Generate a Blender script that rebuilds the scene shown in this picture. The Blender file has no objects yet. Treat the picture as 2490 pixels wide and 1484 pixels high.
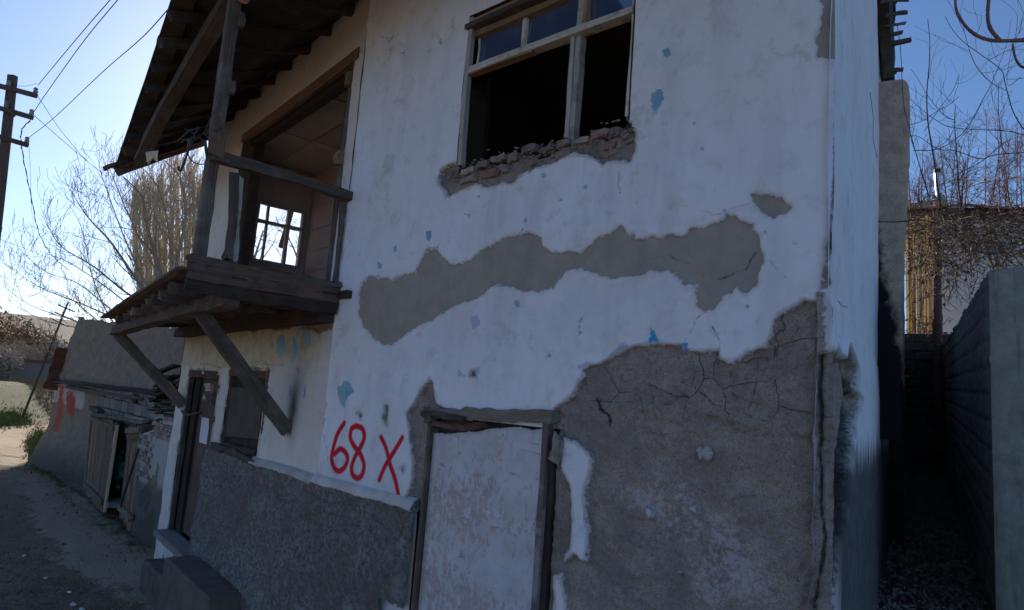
import bpy, math, random
import numpy as np
random.seed(7); rng = np.random.default_rng(7)
SC = bpy.context.scene; COL = SC.collection
# ------------------------------------------------------------------ camera
F, YAW, PIT, ROL, BEND = 1623.6, *np.radians([41.97, 7.78, 4.34, 9.12])
EYE = np.array([0, 0, 2.4])
fw = np.array([-np.sin(YAW)*np.cos(PIT), np.cos(YAW)*np.cos(PIT), np.sin(PIT)])
_r = np.cross(fw, [0, 0, 1]); _r /= np.linalg.norm(_r); _u = np.cross(_r, fw)
RT = _r*np.cos(ROL)+_u*np.sin(ROL); UP = -_r*np.sin(ROL)+_u*np.cos(ROL)
cam = bpy.data.cameras.new('camera'); co = bpy.data.objects.new('camera', cam); COL.objects.link(co)
cam.sensor_width = 36; cam.lens = F/2490*36; cam.clip_end = 3000; cam.clip_start = .05
from mathutils import Matrix, Vector
M = Matrix.Identity(4)
for i in range(3):
    M[i][0], M[i][1], M[i][2], M[i][3] = RT[i], UP[i], -fw[i], EYE[i]
co.matrix_world = M; SC.camera = co
# ------------------------------------------------------------------ world, sun, exposure
SUN_AZ, SUN_EL = 64, 24          # degrees left of +y, elevation
w = bpy.data.worlds.new('World'); SC.world = w; w.use_nodes = True
nt = w.node_tree; bg = nt.nodes['Background']
sky = nt.nodes.new('ShaderNodeTexSky'); sky.sky_type = 'NISHITA'; sky.sun_disc = False
sky.sun_elevation = math.radians(SUN_EL); sky.sun_rotation = math.radians(-SUN_AZ)
sky.air_density = .95; sky.dust_density = 1.1; sky.ozone_density = 5.0; sky.altitude = 1600
nt.links.new(sky.outputs[0], bg.inputs[0]); bg.inputs[1].default_value = .085
sl = bpy.data.lights.new('sun', 'SUN'); sl.energy = 5.0; sl.angle = math.radians(.6); sl.color = (1, .9, .76)
so = bpy.data.objects.new('sun', sl); COL.objects.link(so)
sa, se = math.radians(SUN_AZ), math.radians(SUN_EL)
so.rotation_euler = Vector((-math.sin(sa)*math.cos(se), math.cos(sa)*math.cos(se), math.sin(se))).to_track_quat('Z', 'Y').to_euler()
so.location = (0, 0, 30)
SC.view_settings.view_transform = 'Standard'; SC.view_settings.look = 'None'
SC.view_settings.gamma = 1; SC.view_settings.exposure = 0.85; SC.view_settings.use_curve_mapping = False
SC.cycles.use_denoising = True; SC.cycles.max_bounces = 10; SC.cycles.diffuse_bounces = 7
# ------------------------------------------------------------------ geometry helpers
def V(*a): return np.array(a, float)
def nrm(v): return v/(np.linalg.norm(v)+1e-9)
def hit(u, v, p0, n):
    d = fw*F+RT*(u-1245)-UP*(v-742)
    return EYE+d*(((np.asarray(p0)-EYE)@n)/(d@n))
def DP(u, v, dep): return EYE+(fw*F+RT*(u-1245)-UP*(v-742))*(dep/F)
def GP(u, v, z=0.): return hit(u, v, V(0, 0, z), V(0, 0, 1))
Cn = V(-4.57, 3, 0)
LD = V(-math.cos(BEND), math.sin(BEND), 0); ON = V(-math.sin(BEND), -math.cos(BEND), 0)   # along the street wall, out of it
_a = math.radians(10.44)
S0 = V(-.88, 3, 0); SD = V(-math.sin(_a), math.cos(_a), 0); SN = V(math.cos(_a), math.sin(_a), 0)
Q0 = V(-10.3, 4.4, 0); QD = nrm(V(-8.6, .7, 0)); QN = V(QD[1], -QD[0], 0)
if QN[1] > 0: QN = -QN
X1 = V(1, 0, 0); Y1 = V(0, 1, 0); Z1 = V(0, 0, 1)
class Fr:                                      # a wall frame: a along, n outward, z up
    def __init__(s, o, a, n): s.o, s.a, s.n = o, a, n
    def w(s, a, n, z): return s.o+s.a*a+s.n*n+Z1*z
    def px(s, u, v, off=0):                    # a point of the plane seen at (u, v) -> (a, z)
        p = hit(u, v, s.o+s.n*off, s.n)-s.o; return float(p@s.a), float(p[2])
FR = Fr(V(0, 3, 0), X1, -Y1); FL = Fr(Cn, LD, ON); FS = Fr(S0, SD, SN); FQ = Fr(Q0, QD, QN)
def across(fr, a, u, v):                       # on the plane across the wall at a -> (n, z)
    p = hit(u, v, fr.o+fr.a*a, fr.a)-fr.o; return float(p@fr.n), float(p[2])
class MB:
    def __init__(s): s.v, s.f, s.g, s.n = [], [], [], 0
    def add(s, v, f, g=None):
        v = np.asarray(v, float); s.v.append(v)
        s.g.append(np.asarray(g, float) if g is not None else v*1.0)
        s.f += [tuple(int(i)+s.n for i in q) for q in f]; s.n += len(v)
    def box(s, c, ax, ay, az, jit=0):          # half-axis vectors
        c = np.asarray(c); vs = []; g = []
        for k in (-1, 1):
            for j in (-1, 1):
                for i in (-1, 1):
                    vs.append(c+ax*i+ay*j+az*k+rng.uniform(-jit, jit, 3)); g.append((i*np.linalg.norm(ax), j*np.linalg.norm(ay), k*np.linalg.norm(az)))
        g = np.array(g)+rng.uniform(0, 50)
        s.add(vs, [(0, 2, 3, 1), (4, 5, 7, 6), (0, 1, 5, 4), (2, 6, 7, 3), (0, 4, 6, 2), (1, 3, 7, 5)], g)
    def beam(s, p0, p1, wd, ht, up=Z1, seg=6, jit=.004, ch=.18, round_=False, taper=1.):
        p0 = np.asarray(p0, float); p1 = np.asarray(p1, float); d = nrm(p1-p0); L = np.linalg.norm(p1-p0)
        a = nrm(np.cross(d, up)); b = np.cross(a, d)
        if round_: pr = [(math.cos(t)*.5, math.sin(t)*.5) for t in np.linspace(0, 2*math.pi, 10, endpoint=False)]
        else:
            c = .5-ch*min(wd, ht)/wd*.5; e = .5-ch*min(wd, ht)/ht*.5
            pr = [(-.5, -e), (-c, -.5), (c, -.5), (.5, -e), (.5, e), (c, .5), (-c, .5), (-.5, e)]
        k = len(pr); vs = []; g = []; sd = rng.uniform(0, 90); jj = rng.normal(0, jit, (k, 2))*.6
        bend = rng.normal(0, jit*1.5, 2)
        for i in range(seg+1):
            t = i/seg; sc = 1+(taper-1)*t; bo = math.sin(t*math.pi)
            for q, (x, y) in enumerate(pr):
                dx, dy = jj[q]+rng.normal(0, jit, 2)*.5+bend*bo
                en = rng.uniform(-jit, jit)*2.5 if i in (0, seg) else 0
                vs.append(p0+d*(L*t+en)+a*(x*wd*sc+dx)+b*(y*ht*sc+dy)); g.append((L*t, x*wd+sd, y*ht+sd))
        fs = [(i*k+q, i*k+(q+1) % k, (i+1)*k+(q+1) % k, (i+1)*k+q) for i in range(seg) for q in range(k)]
        fs += [tuple(range(k))[::-1], tuple(range(seg*k, seg*k+k))]
        s.add(vs, fs, g)
    def tube(s, pts, rad, k=4):
        pts = np.asarray(pts, float); n = len(pts)
        rad = np.full(n, rad) if np.isscalar(rad) else np.asarray(rad)
        T = np.gradient(pts, axis=0); T /= np.linalg.norm(T, axis=1)[:, None]+1e-9
        ref = V(.31, .22, .92) if abs(T[0][2]) < .9 else V(.95, .3, .1)
        A = np.cross(T, ref); A /= np.linalg.norm(A, axis=1)[:, None]+1e-9; B = np.cross(T, A)
        th = np.linspace(0, 2*math.pi, k, endpoint=False)
        vs = (pts[:, None]+rad[:, None, None]*(A[:, None]*np.cos(th)[None, :, None]+B[:, None]*np.sin(th)[None, :, None])).reshape(-1, 3)
        s.add(vs, [(i*k+q, i*k+(q+1) % k, (i+1)*k+(q+1) % k, (i+1)*k+q) for i in range(n-1) for q in range(k)])
    def prism(s, poly, fr, n0, n1, g=None):    # polygon in (a, z) of a frame, between outward n0 and n1
        k = len(poly)
        vs = [fr.w(a, n0, z) for a, z in poly]+[fr.w(a, n1, z) for a, z in poly]
        s.add(vs, [tuple(range(k)), tuple(range(2*k-1, k-1, -1))]+[(i, (i+1) % k, (i+1) % k+k, i+k) for i in range(k)], g)
    def stone(s, c, r, sq=(1, 1, 1), rot=None):
        t = (1+5**.5)/2
        vs = np.array([(-1, t, 0), (1, t, 0), (-1, -t, 0), (1, -t, 0), (0, -1, t), (0, 1, t), (0, -1, -t), (0, 1, -t), (t, 0, -1), (t, 0, 1), (-t, 0, -1), (-t, 0, 1)])/1.9
        vs = vs*rng.uniform(.7, 1.2, (12, 1))*np.array(sq)*r
        s.add(vs+np.asarray(c), [(0, 11, 5), (0, 5, 1), (0, 1, 7), (0, 7, 10), (0, 10, 11), (1, 5, 9), (5, 11, 4), (11, 10, 2), (10, 7, 6), (7, 1, 8), (3, 9, 4), (3, 4, 2), (3, 2, 6), (3, 6, 8), (3, 8, 9), (4, 9, 5), (2, 4, 11), (6, 2, 10), (8, 6, 7), (9, 8, 1)])
ORG = {}
def setp(o, label=None, cat=None, group=None, kind=None):
    if label: o['label'] = label
    if cat: o['category'] = cat
    if group: o['group'] = group
    if kind: o['kind'] = kind
    return o
def thing(name, loc, label, cat, group=None):
    o = bpy.data.objects.new(name, None); COL.objects.link(o); o.location = loc; ORG[o.name] = V(*loc)
    o.empty_display_size = .2
    return setp(o, label, cat, group)
def mesh_obj(name, vs, fs, mat, parent=None, g=None, smooth=False, attrs=None):
    off = ORG[parent.name] if parent else V(0, 0, 0)
    me = bpy.data.meshes.new(name); vs = np.asarray(vs, float)-off
    if isinstance(fs, np.ndarray):
        me.vertices.add(len(vs)); me.vertices.foreach_set('co', vs.ravel())
        me.loops.add(fs.size); me.loops.foreach_set('vertex_index', fs.ravel().astype(np.int32))
        me.polygons.add(len(fs)); me.polygons.foreach_set('loop_start', np.arange(0, fs.size, fs.shape[1], dtype=np.int32))
        me.update(calc_edges=True)
    else: me.from_pydata(vs.tolist(), [], fs)
    if g is not None:
        me.attributes.new('g', 'FLOAT_VECTOR', 'POINT').data.foreach_set('vector', np.asarray(g, float).ravel())
    for k, a in (attrs or {}).items(): me.attributes.new(k, 'FLOAT', 'POINT').data.foreach_set('value', a.ravel().astype(np.float32))
    if smooth: me.polygons.foreach_set('use_smooth', np.ones(len(me.polygons), bool))
    me.materials.append(mat); me.update()
    o = bpy.data.objects.new(name, me); COL.objects.link(o)
    if parent: o.parent = parent
    ORG[o.name] = off
    return o
def build(mb, name, mat, parent=None, smooth=False, **kw):
    o = mesh_obj(name, np.concatenate(mb.v), mb.f, mat, parent, np.concatenate(mb.g), smooth)
    return setp(o, **kw) if kw else o
def bm1(fn, *a, **k):
    m = MB(); getattr(m, fn)(*a, **k); return m
# ------------------------------------------------------------------ numpy noise and distance fields
_T = rng.random((256, 256))
def vn(x, y, s=0):
    x = x+s*17.3; y = y+s*9.7; xi = np.floor(x).astype(int); yi = np.floor(y).astype(int)
    fx = x-xi; fy = y-yi; fx = fx*fx*(3-2*fx); fy = fy*fy*(3-2*fy)
    a = _T[xi & 255, yi & 255]; b = _T[(xi+1) & 255, yi & 255]; c = _T[xi & 255, (yi+1) & 255]; d = _T[(xi+1) & 255, (yi+1) & 255]
    return (a*(1-fx)+b*fx)*(1-fy)+(c*(1-fx)+d*fx)*fy
def fbm(x, y, f=1, o=4, s=0):
    r = 0; am = .5; t = 0
    for i in range(o): r = r+am*(vn(x*f, y*f, s+i*3)-.5); t += am; f *= 2.03; am *= .55
    return r/t*2
def sstep(a, b, x): t = np.clip((x-a)/(b-a), 0, 1); return t*t*(3-2*t)
def segdist(X, Y, P, closed):
    P = np.asarray(P, float); m = len(P); D = np.full(X.shape, 1e9)
    for i in range(m if closed else m-1):
        x0, y0 = P[i]; x1, y1 = P[(i+1) % m]; dx, dy = x1-x0, y1-y0; L = dx*dx+dy*dy+1e-12
        t = np.clip(((X-x0)*dx+(Y-y0)*dy)/L, 0, 1); D = np.minimum(D, (X-x0-t*dx)**2+(Y-y0-t*dy)**2)
    return np.sqrt(D)
def field(X, Y, P, closed=True, marg=.12):     # signed distance, positive inside; for open lines minus the distance
    P = np.asarray(P, float); out = np.full(X.shape, -marg)
    lo = P.min(0)-marg; hi = P.max(0)+marg
    m = (X > lo[0]) & (X < hi[0]) & (Y > lo[1]) & (Y < hi[1])
    if not m.any(): return out
    x, y = X[m], Y[m]; d = segdist(x, y, P, closed)
    if closed:
        ins = np.zeros(x.shape, bool); k = len(P)
        for i in range(k):
            x0, y0 = P[i]; x1, y1 = P[(i+1) % k]
            if y0 != y1: ins ^= ((y0 > y) != (y1 > y)) & (x < (x1-x0)*(y-y0)/(y1-y0)+x0)
        d = np.where(ins, d, -d)
    else: d = -d
    out[m] = np.maximum(out[m], d); return out
def fields(X, Y, fr, polys, closed=True, marg=.12):
    out = np.full(X.shape, -marg)
    for p in polys: out = np.maximum(out, field(X, Y, [fr.px(*q) for q in p], closed, marg))
    return out
def spl(pts, n=8):
    p = np.asarray(pts, float); p = np.vstack([2*p[0]-p[1], p, 2*p[-1]-p[-2]]); o = []
    for i in range(1, len(p)-2):
        for t in np.linspace(0, 1, n, endpoint=False):
            o.append(.5*(2*p[i]+(p[i+1]-p[i-1])*t+(2*p[i-1]-5*p[i]+4*p[i+1]-p[i+2])*t*t+(-p[i-1]+3*p[i]-3*p[i+1]+p[i+2])*t**3))
    o.append(p[-2]); return np.array(o)
# ------------------------------------------------------------------ materials
class NT:
    def __init__(s, name, rough=.9):
        s.m = bpy.data.materials.new(name); s.m.use_nodes = True; s.t = s.m.node_tree; s.b = s.t.nodes['Principled BSDF']
        s.b.inputs['Roughness'].default_value = rough; s.b.inputs['Specular IOR Level'].default_value = .25
        s.tc = s.t.nodes.new('ShaderNodeTexCoord').outputs['Object']
    def N(s, k): return s.t.nodes.new('ShaderNode'+k)
    def put(s, sock, v):
        if isinstance(v, bpy.types.NodeSocket): s.t.links.new(v, sock)
        else: sock.default_value = (*v, 1) if isinstance(v, tuple) and len(v) == 3 and sock.type == 'RGBA' else v
    def attr(s, n, vec=False):
        a = s.N('Attribute'); a.attribute_name = n; return a.outputs['Vector' if vec else 'Fac']
    def noise(s, sc, det=5, vec=None, ro=.6, dist=0):
        n = s.N('TexNoise'); n.inputs['Scale'].default_value = sc; n.inputs['Detail'].default_value = det
        n.inputs['Roughness'].default_value = ro; n.inputs['Distortion'].default_value = dist
        s.put(n.inputs['Vector'], vec if vec is not None else s.tc); return n.outputs['Fac']
    def vor(s, sc, feat='F1', vec=None, out='Distance', rnd=1):
        n = s.N('TexVoronoi'); n.feature = feat; n.inputs['Scale'].default_value = sc; n.inputs['Randomness'].default_value = rnd
        s.put(n.inputs['Vector'], vec if vec is not None else s.tc); return n.outputs[out]
    def map(s, vec, sc): n = s.N('Mapping'); s.put(n.inputs[0], vec); n.inputs['Scale'].default_value = sc; return n.outputs[0]
    def m_(s, op, a, b=0., c=None):
        n = s.N('Math'); n.operation = op; s.put(n.inputs[0], a); s.put(n.inputs[1], b)
        if c is not None: s.put(n.inputs[2], c)
        return n.outputs[0]
    def rng(s, v, a, b, c=0., d=1.):
        n = s.N('MapRange'); n.interpolation_type = 'SMOOTHSTEP'
        for i, q in enumerate((v, a, b, c, d)): s.put(n.inputs[i], q)
        return n.outputs[0]
    def mix(s, f, a, b, mode='MIX'):
        n = s.N('Mix'); n.data_type = 'RGBA'; n.blend_type = mode
        s.put(n.inputs[0], f); s.put(n.inputs[6], a); s.put(n.inputs[7], b); return n.outputs[2]
    def rand(s): return s.N('ObjectInfo').outputs['Random']
    def bump(s, h, dist=.01, st=1.):
        n = s.N('Bump'); n.inputs['Distance'].default_value = dist; n.inputs['Strength'].default_value = st
        s.put(n.inputs['Height'], h); s.t.links.new(n.outputs[0], s.b.inputs['Normal'])
    def col(s, c): s.put(s.b.inputs['Base Color'], c); return s.m
def simple(name, c1, c2, sc=6, bump=.004, bs=40, rough=.9, fine=.35):
    t = NT(name, rough); n = t.noise(sc, 6); k = t.noise(bs, 6, ro=.75)
    c = t.mix(t.rng(n, .3, .7), c1, c2); c = t.mix(t.m_('MULTIPLY', t.rng(k, .45, .75), fine), c, tuple(x*.45 for x in c1))
    v = t.rng(t.rand(), 0, 1, .8, 1.18); c = t.mix(1., c, t.comb(v), 'MULTIPLY') if hasattr(t, 'comb') else c
    t.bump(t.m_('ADD', k, t.m_('MULTIPLY', n, .6)), bump); return t.col(c)
def _comb(s, v):
    n = s.N('CombineColor')
    for i in range(3): s.put(n.inputs[i], v)
    return n.outputs[0]
NT.comb = _comb
def wood(name, c1, c2, c3=None, rough=.88, amt=.5):
    t = NT(name, rough); g = t.attr('g', True)
    a = t.noise(3, 6, t.map(g, (1.2, 26, 26)), .65); b = t.noise(4, 4, t.map(g, (3, 120, 120)), .7); p = t.noise(5, 4, g)
    c = t.mix(t.rng(a, .3, .7), c1, c2); c = t.mix(t.m_('MULTIPLY', t.rng(b, .5, .72), .6), c, tuple(x*.3 for x in c1))
    if c3: c = t.mix(t.m_('MULTIPLY', t.rng(p, .5, .62), amt), c, c3)
    c = t.mix(1., c, t.comb(t.rng(t.rand(), 0, 1, .72, 1.25)), 'MULTIPLY')
    t.bump(t.m_('ADD', t.m_('MULTIPLY', a, .7), t.m_('MULTIPLY', b, .5)), .006); return t.col(c)
W_old = wood('weathered_wood', (.16, .13, .11), (.085, .068, .056), (.27, .245, .22), amt=.35)
W_dark = wood('dark_wood', (.065, .05, .04), (.035, .027, .022), (.11, .09, .072), amt=.3)
W_red = wood('brown_painted_wood', (.13, .068, .055), (.085, .045, .038), (.17, .13, .11))
W_skirt = wood('skirting_wood', (.17, .11, .08), (.11, .075, .055), (.07, .055, .045), amt=.6)
W_tan = wood('bare_tan_wood', (.33, .23, .14), (.22, .15, .09), (.42, .36, .28))
W_white = wood('chipped_white_wood', (.62, .61, .56), (.5, .48, .43), (.22, .17, .12), amt=.55)
W_gate = wood('gate_plank_wood', (.26, .18, .12), (.14, .095, .065), (.33, .26, .2), amt=.4)
W_pale = wood('pale_new_wood', (.5, .41, .29), (.4, .31, .2))
W_sun = wood('ochre_board_wood', (.5, .3, .1), (.34, .2, .07), (.3, .22, .14))
M_iron = simple('dark_iron', (.05, .045, .04), (.09, .06, .045), 20, .002, rough=.6)
M_brick = simple('red_brick', (.33, .2, .16), (.27, .18, .15), 25, .004, 90)
M_brickw = simple('limewashed_brick', (.4, .36, .32), (.3, .24, .2), 16, .004, 90)
M_mortar = simple('crumbling_mortar', (.3, .27, .24), (.22, .19, .17), 20, .008, 70)
M_block = simple('cinder_block', (.25, .22, .19), (.18, .16, .14), 9, .006, 60)
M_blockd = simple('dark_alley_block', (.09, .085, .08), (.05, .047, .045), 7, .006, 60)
M_joint = simple('recessed_mortar_joint', (.1, .085, .07), (.07, .06, .05), 15, .006, 70)
M_tile = simple('clay_roof_tile', (.2, .11, .075), (.12, .075, .055), 12, .003, 60)
M_tiler = simple('orange_roof_tile', (.45, .16, .08), (.3, .12, .07), 12, .003, 60)
M_step = simple('cement_step', (.17, .135, .11), (.1, .08, .068), 5, .005, 60)
M_pink = simple('pink_room_plaster', (.56, .42, .38), (.48, .36, .33), 3, .002, 30)
M_ceil = simple('grey_ceiling_board', (.38, .35, .31), (.3, .28, .25), 4, .002, 30)
M_in = simple('dim_interior_plaster', (.22, .21, .2), (.15, .14, .135), 3, .002, 30)
M_bark = simple('haze_paled_bark', (.42, .34, .26), (.3, .24, .18), 8, .004, 40)  # bark lightened to put the backlit haze into its colour
M_barkp = simple('haze_paled_poplar_bark', (.72, .6, .42), (.6, .5, .34), 3, .002, 40)  # paler still, the haze round the backlit shoots painted in
M_barkr = simple('reddish_twig_bark', (.22, .12, .1), (.16, .09, .08), 3, .002, 40)
M_vine = simple('brown_vine', (.12, .085, .065), (.075, .055, .045), 3, .002, 40)
M_leaf = simple('dry_curled_leaf', (.34, .23, .12), (.22, .14, .07), 9, .002, 40)
M_litter = simple('alley_litter_leaf', (.3, .25, .2), (.17, .14, .11), 9, .002, 40)
M_stone = simple('grey_stone', (.2, .185, .17), (.13, .12, .11), 9, .01, 50)
M_trash = simple('pale_rubbish', (.7, .7, .68), (.5, .5, .48), 9, .01, 50)
M_cable = simple('black_cable', (.03, .03, .03), (.05, .05, .05), 9, .001, 50, .6)
M_porc = simple('grey_porcelain', (.35, .33, .3), (.25, .22, .2), 9, .001, 50, .4)
M_pole = simple('rusted_steel_pole', (.07, .055, .048), (.1, .07, .055), 9, .002, 50, .7)
M_zinc = simple('galvanised_pipe', (.5, .52, .55), (.4, .42, .45), 9, .001, 50, .35); M_zinc.node_tree.nodes['Principled BSDF'].inputs['Metallic'].default_value = .7
M_sheet = simple('roof_sheet_metal', (.4, .42, .46), (.3, .32, .36), 4, .001, 50, .45)
M_whiteh = simple('far_white_render', (.78, .76, .74), (.66, .63, .6), 3, .003, 40)
M_net = simple('green_netting', (.03, .22, .17), (.02, .13, .11), 30, .01, 80)
M_paper = simple('white_paper', (.88, .87, .92), (.82, .8, .87), 14, .001, 80)
M_plas = simple('sun_tinted_plastic', (.8, .72, .5), (.7, .6, .38), 8, .004, 50)  # white scrap with the yellow of sunlight put into its colour
M_rope = simple('grey_green_rope', (.08, .12, .11), (.05, .07, .06), 30, .004, 90)
M_grass = simple('short_grass', (.085, .12, .03), (.12, .13, .04), 3, .002, 40)
M_dry = simple('dry_grass', (.26, .2, .12), (.2, .17, .09), 3, .002, 40)
M_scrub = simple('rust_orange_foliage', (.3, .15, .06), (.2, .12, .06), 3, .002, 40)
def glass():
    t = NT('sky_tinted_window_glass', .06); t.b.inputs['Metallic'].default_value = 0
    t.b.inputs['Specular IOR Level'].default_value = 1.0; t.b.inputs['IOR'].default_value = 1.9
    n = t.noise(5, 5); t.bump(t.noise(2.2, 2), .0015)
    return t.col(t.mix(t.rng(n, .4, .8), (.05, .085, .18), (.09, .13, .22)))  # blue in the base colour stands in for reflected sky
M_glass = glass()

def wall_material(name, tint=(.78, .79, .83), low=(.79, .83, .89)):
    t = NT(name, .93); P = t.tc
    ed = t.noise(38, 5, ro=.7); fine = t.noise(160, 4, ro=.7); big = t.noise(1.1, 5); mid = t.noise(7, 6, ro=.65)
    jag = t.m_('MULTIPLY', t.m_('SUBTRACT', ed, .5), .055)
    def mask(n, wd=.004, j=1.):
        return t.rng(t.m_('ADD', t.attr(n), t.m_('MULTIPLY', jag, j)), -wd, wd)
    # limewash with faint yellow and grey wear
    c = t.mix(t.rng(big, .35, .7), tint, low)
    c = t.mix(t.m_('MULTIPLY', t.rng(mid, .5, .72), .4), c, (.5, .48, .44))
    c = t.mix(t.m_('MULTIPLY', t.rng(t.noise(90, 3), .66, .74), .35), c, (.3, .29, .28))
    st = t.noise(3, 5, t.map(P, (3.5, 3.5, .5)))
    c = t.mix(t.m_('MULTIPLY', t.rng(st, .56, .8), .22), c, (.45, .42, .37))
    hair = t.vor(1.1, 'DISTANCE_TO_EDGE', t.mixv(P, t.N('TexNoise'), 3.5, .35))
    hm = t.m_('MULTIPLY', t.rng(hair, .0, .006, 1, 0), t.rng(t.noise(1.7, 2), .55, .66))
    c = t.mix(t.m_('MULTIPLY', hm, .6), c, (.3, .29, .28)); c = t.mix(t.m_('MULTIPLY', t.rng(t.noise(3.1, 6, ro=.75), .57, .64), .4), c, (.5, .47, .42)); c = t.mix(t.m_('MULTIPLY', t.rng(t.noise(.9, 7, ro=.75), .52, .6), .2), c, (.5, .5, .5))
    cream = t.attr('cream')
    c = t.mix(t.rng(t.m_('ADD', cream, t.m_('MULTIPLY', t.m_('SUBTRACT', mid, .5), .5)), .2, .8), c, t.mix(t.rng(mid, .4, .65), (.66, .58, .42), (.52, .45, .32)))
    c = t.mix(mask('lilac'), c, (.5, .52, .68)); c = t.mix(mask('blue'), c, t.mix(t.rng(mid, .4, .6), (.2, .42, .55), (.3, .5, .58)))
    c = t.mix(mask('bluev'), c, (.05, .36, .62))
    halo = t.rng(t.attr('grey'), -.03, .0, 0, .3); c = t.mix(halo, c, (.45, .42, .36))
    gc = t.mix(t.rng(mid, .35, .65), (.4, .37, .32), (.34, .315, .275)); gc = t.mix(t.m_('MULTIPLY', t.rng(fine, .5, .7), .35), gc, (.24, .22, .19))
    gm = mask('grey'); c = t.mix(gm, c, gc)
    # bare mud render with straw and a residue of old lime
    mc = t.mix(t.rng(mid, .35, .65), (.52, .44, .38), (.38, .32, .28)); mc = t.mix(t.m_('MULTIPLY', t.rng(fine, .42, .66), .6), mc, (.16, .13, .115)); mc = t.mix(t.m_('MULTIPLY', t.rng(t.noise(20, 6, ro=.8), .55, .62), .5), mc, (.2, .165, .145))
    mc = t.mix(t.m_('MULTIPLY', t.rng(t.noise(3, 5, ro=.7), .5, .68), .55), mc, (.27, .225, .2))
    mc = t.mix(t.m_('MULTIPLY', t.rng(t.noise(70, 5, ro=.85), .56, .62), .55), mc, (.62, .57, .53)); mc = t.mix(t.m_('MULTIPLY', t.rng(t.noise(52, 5, ro=.85), .55, .62), .6), mc, (.14, .12, .105)); mc = t.mix(t.m_('MULTIPLY', t.rng(t.noise(2.2, 5, ro=.7), .5, .62), .45), mc, (.22, .19, .17))
    cr = t.vor(4.2, 'DISTANCE_TO_EDGE', t.mixv(P, t.N('TexNoise'), 5, .1)); crm = t.m_('MULTIPLY', t.m_('MULTIPLY', t.rng(cr, 0, .011, 1, 0), t.attr('mudc')), t.rng(t.noise(3.3, 3), .3, .5))
    straw = t.vor(34, 'F1', t.map(P, (1, 1, 4.)), 'Distance'); mc = t.mix(t.m_('MULTIPLY', t.rng(straw, .0, .12, 1, 0), .45), mc, (.36, .3, .2))
    lm = t.m_('ADD', t.attr('lime'), t.m_('ADD', t.m_('MULTIPLY', t.m_('SUBTRACT', t.noise(30, 8, ro=.9), .5), 3.0), t.m_('MULTIPLY', t.m_('SUBTRACT', t.noise(5, 3), .5), 1.2)))
    mc = t.mix(t.m_('MULTIPLY', t.rng(lm, .24, .44), .85), mc, (.6, .54, .55))
    mc = t.mix(t.m_('MULTIPLY', crm, .7), mc, (.06, .05, .042))
    c = t.mix(t.m_('MULTIPLY', t.rng(t.m_('ADD', t.attr('mud'), t.m_('MULTIPLY', t.m_('SUBTRACT', mid, .5), .05)), -.028, -.012), .55), c, (.4, .37, .33))
    mm = mask('mud'); c = t.mix(mm, c, mc)
    c = t.mix(t.m_('MULTIPLY', mask('crack', .004, .25), .8), c, (.035, .03, .028))
    c = t.mix(t.m_('MULTIPLY', t.attr('soot_dark'), t.rng(mid, .2, .6, .9, 1)), c, (.035, .033, .033))
    red = t.rng(t.m_('ADD', t.attr('red'), t.m_('MULTIPLY', t.m_('SUBTRACT', fine, .5), .012)), -.012, .004)
    c = t.mix(red, c, t.mix(t.rng(mid, .3, .7), (.74, .022, .04), (.58, .016, .03)))
    h = t.m_('ADD', t.m_('MULTIPLY', fine, t.m_('ADD', .12, t.m_('ADD', t.m_('MULTIPLY', mm, 1.1), t.m_('MULTIPLY', gm, .35)))), t.m_('ADD', t.m_('MULTIPLY', mid, .3), t.m_('MULTIPLY', t.m_('MULTIPLY', crm, mm), -1.6)))
    t.bump(h, .007); return t.col(c)
def _mixv(s, P, n, sc, am):                    # warp a coordinate
    n.inputs['Scale'].default_value = sc; n.inputs['Detail'].default_value = 4; s.put(n.inputs['Vector'], P)
    v = s.N('VectorMath'); v.operation = 'SCALE'; s.t.links.new(n.outputs['Color'], v.inputs[0]); v.inputs['Scale'].default_value = am
    a = s.N('VectorMath'); a.operation = 'ADD'; s.put(a.inputs[0], P); s.t.links.new(v.outputs[0], a.inputs[1]); return a.outputs[0]
NT.mixv = _mixv
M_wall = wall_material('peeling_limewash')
M_wallL = wall_material('porch_limewash', (.68, .64, .58), (.72, .69, .65))

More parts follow.
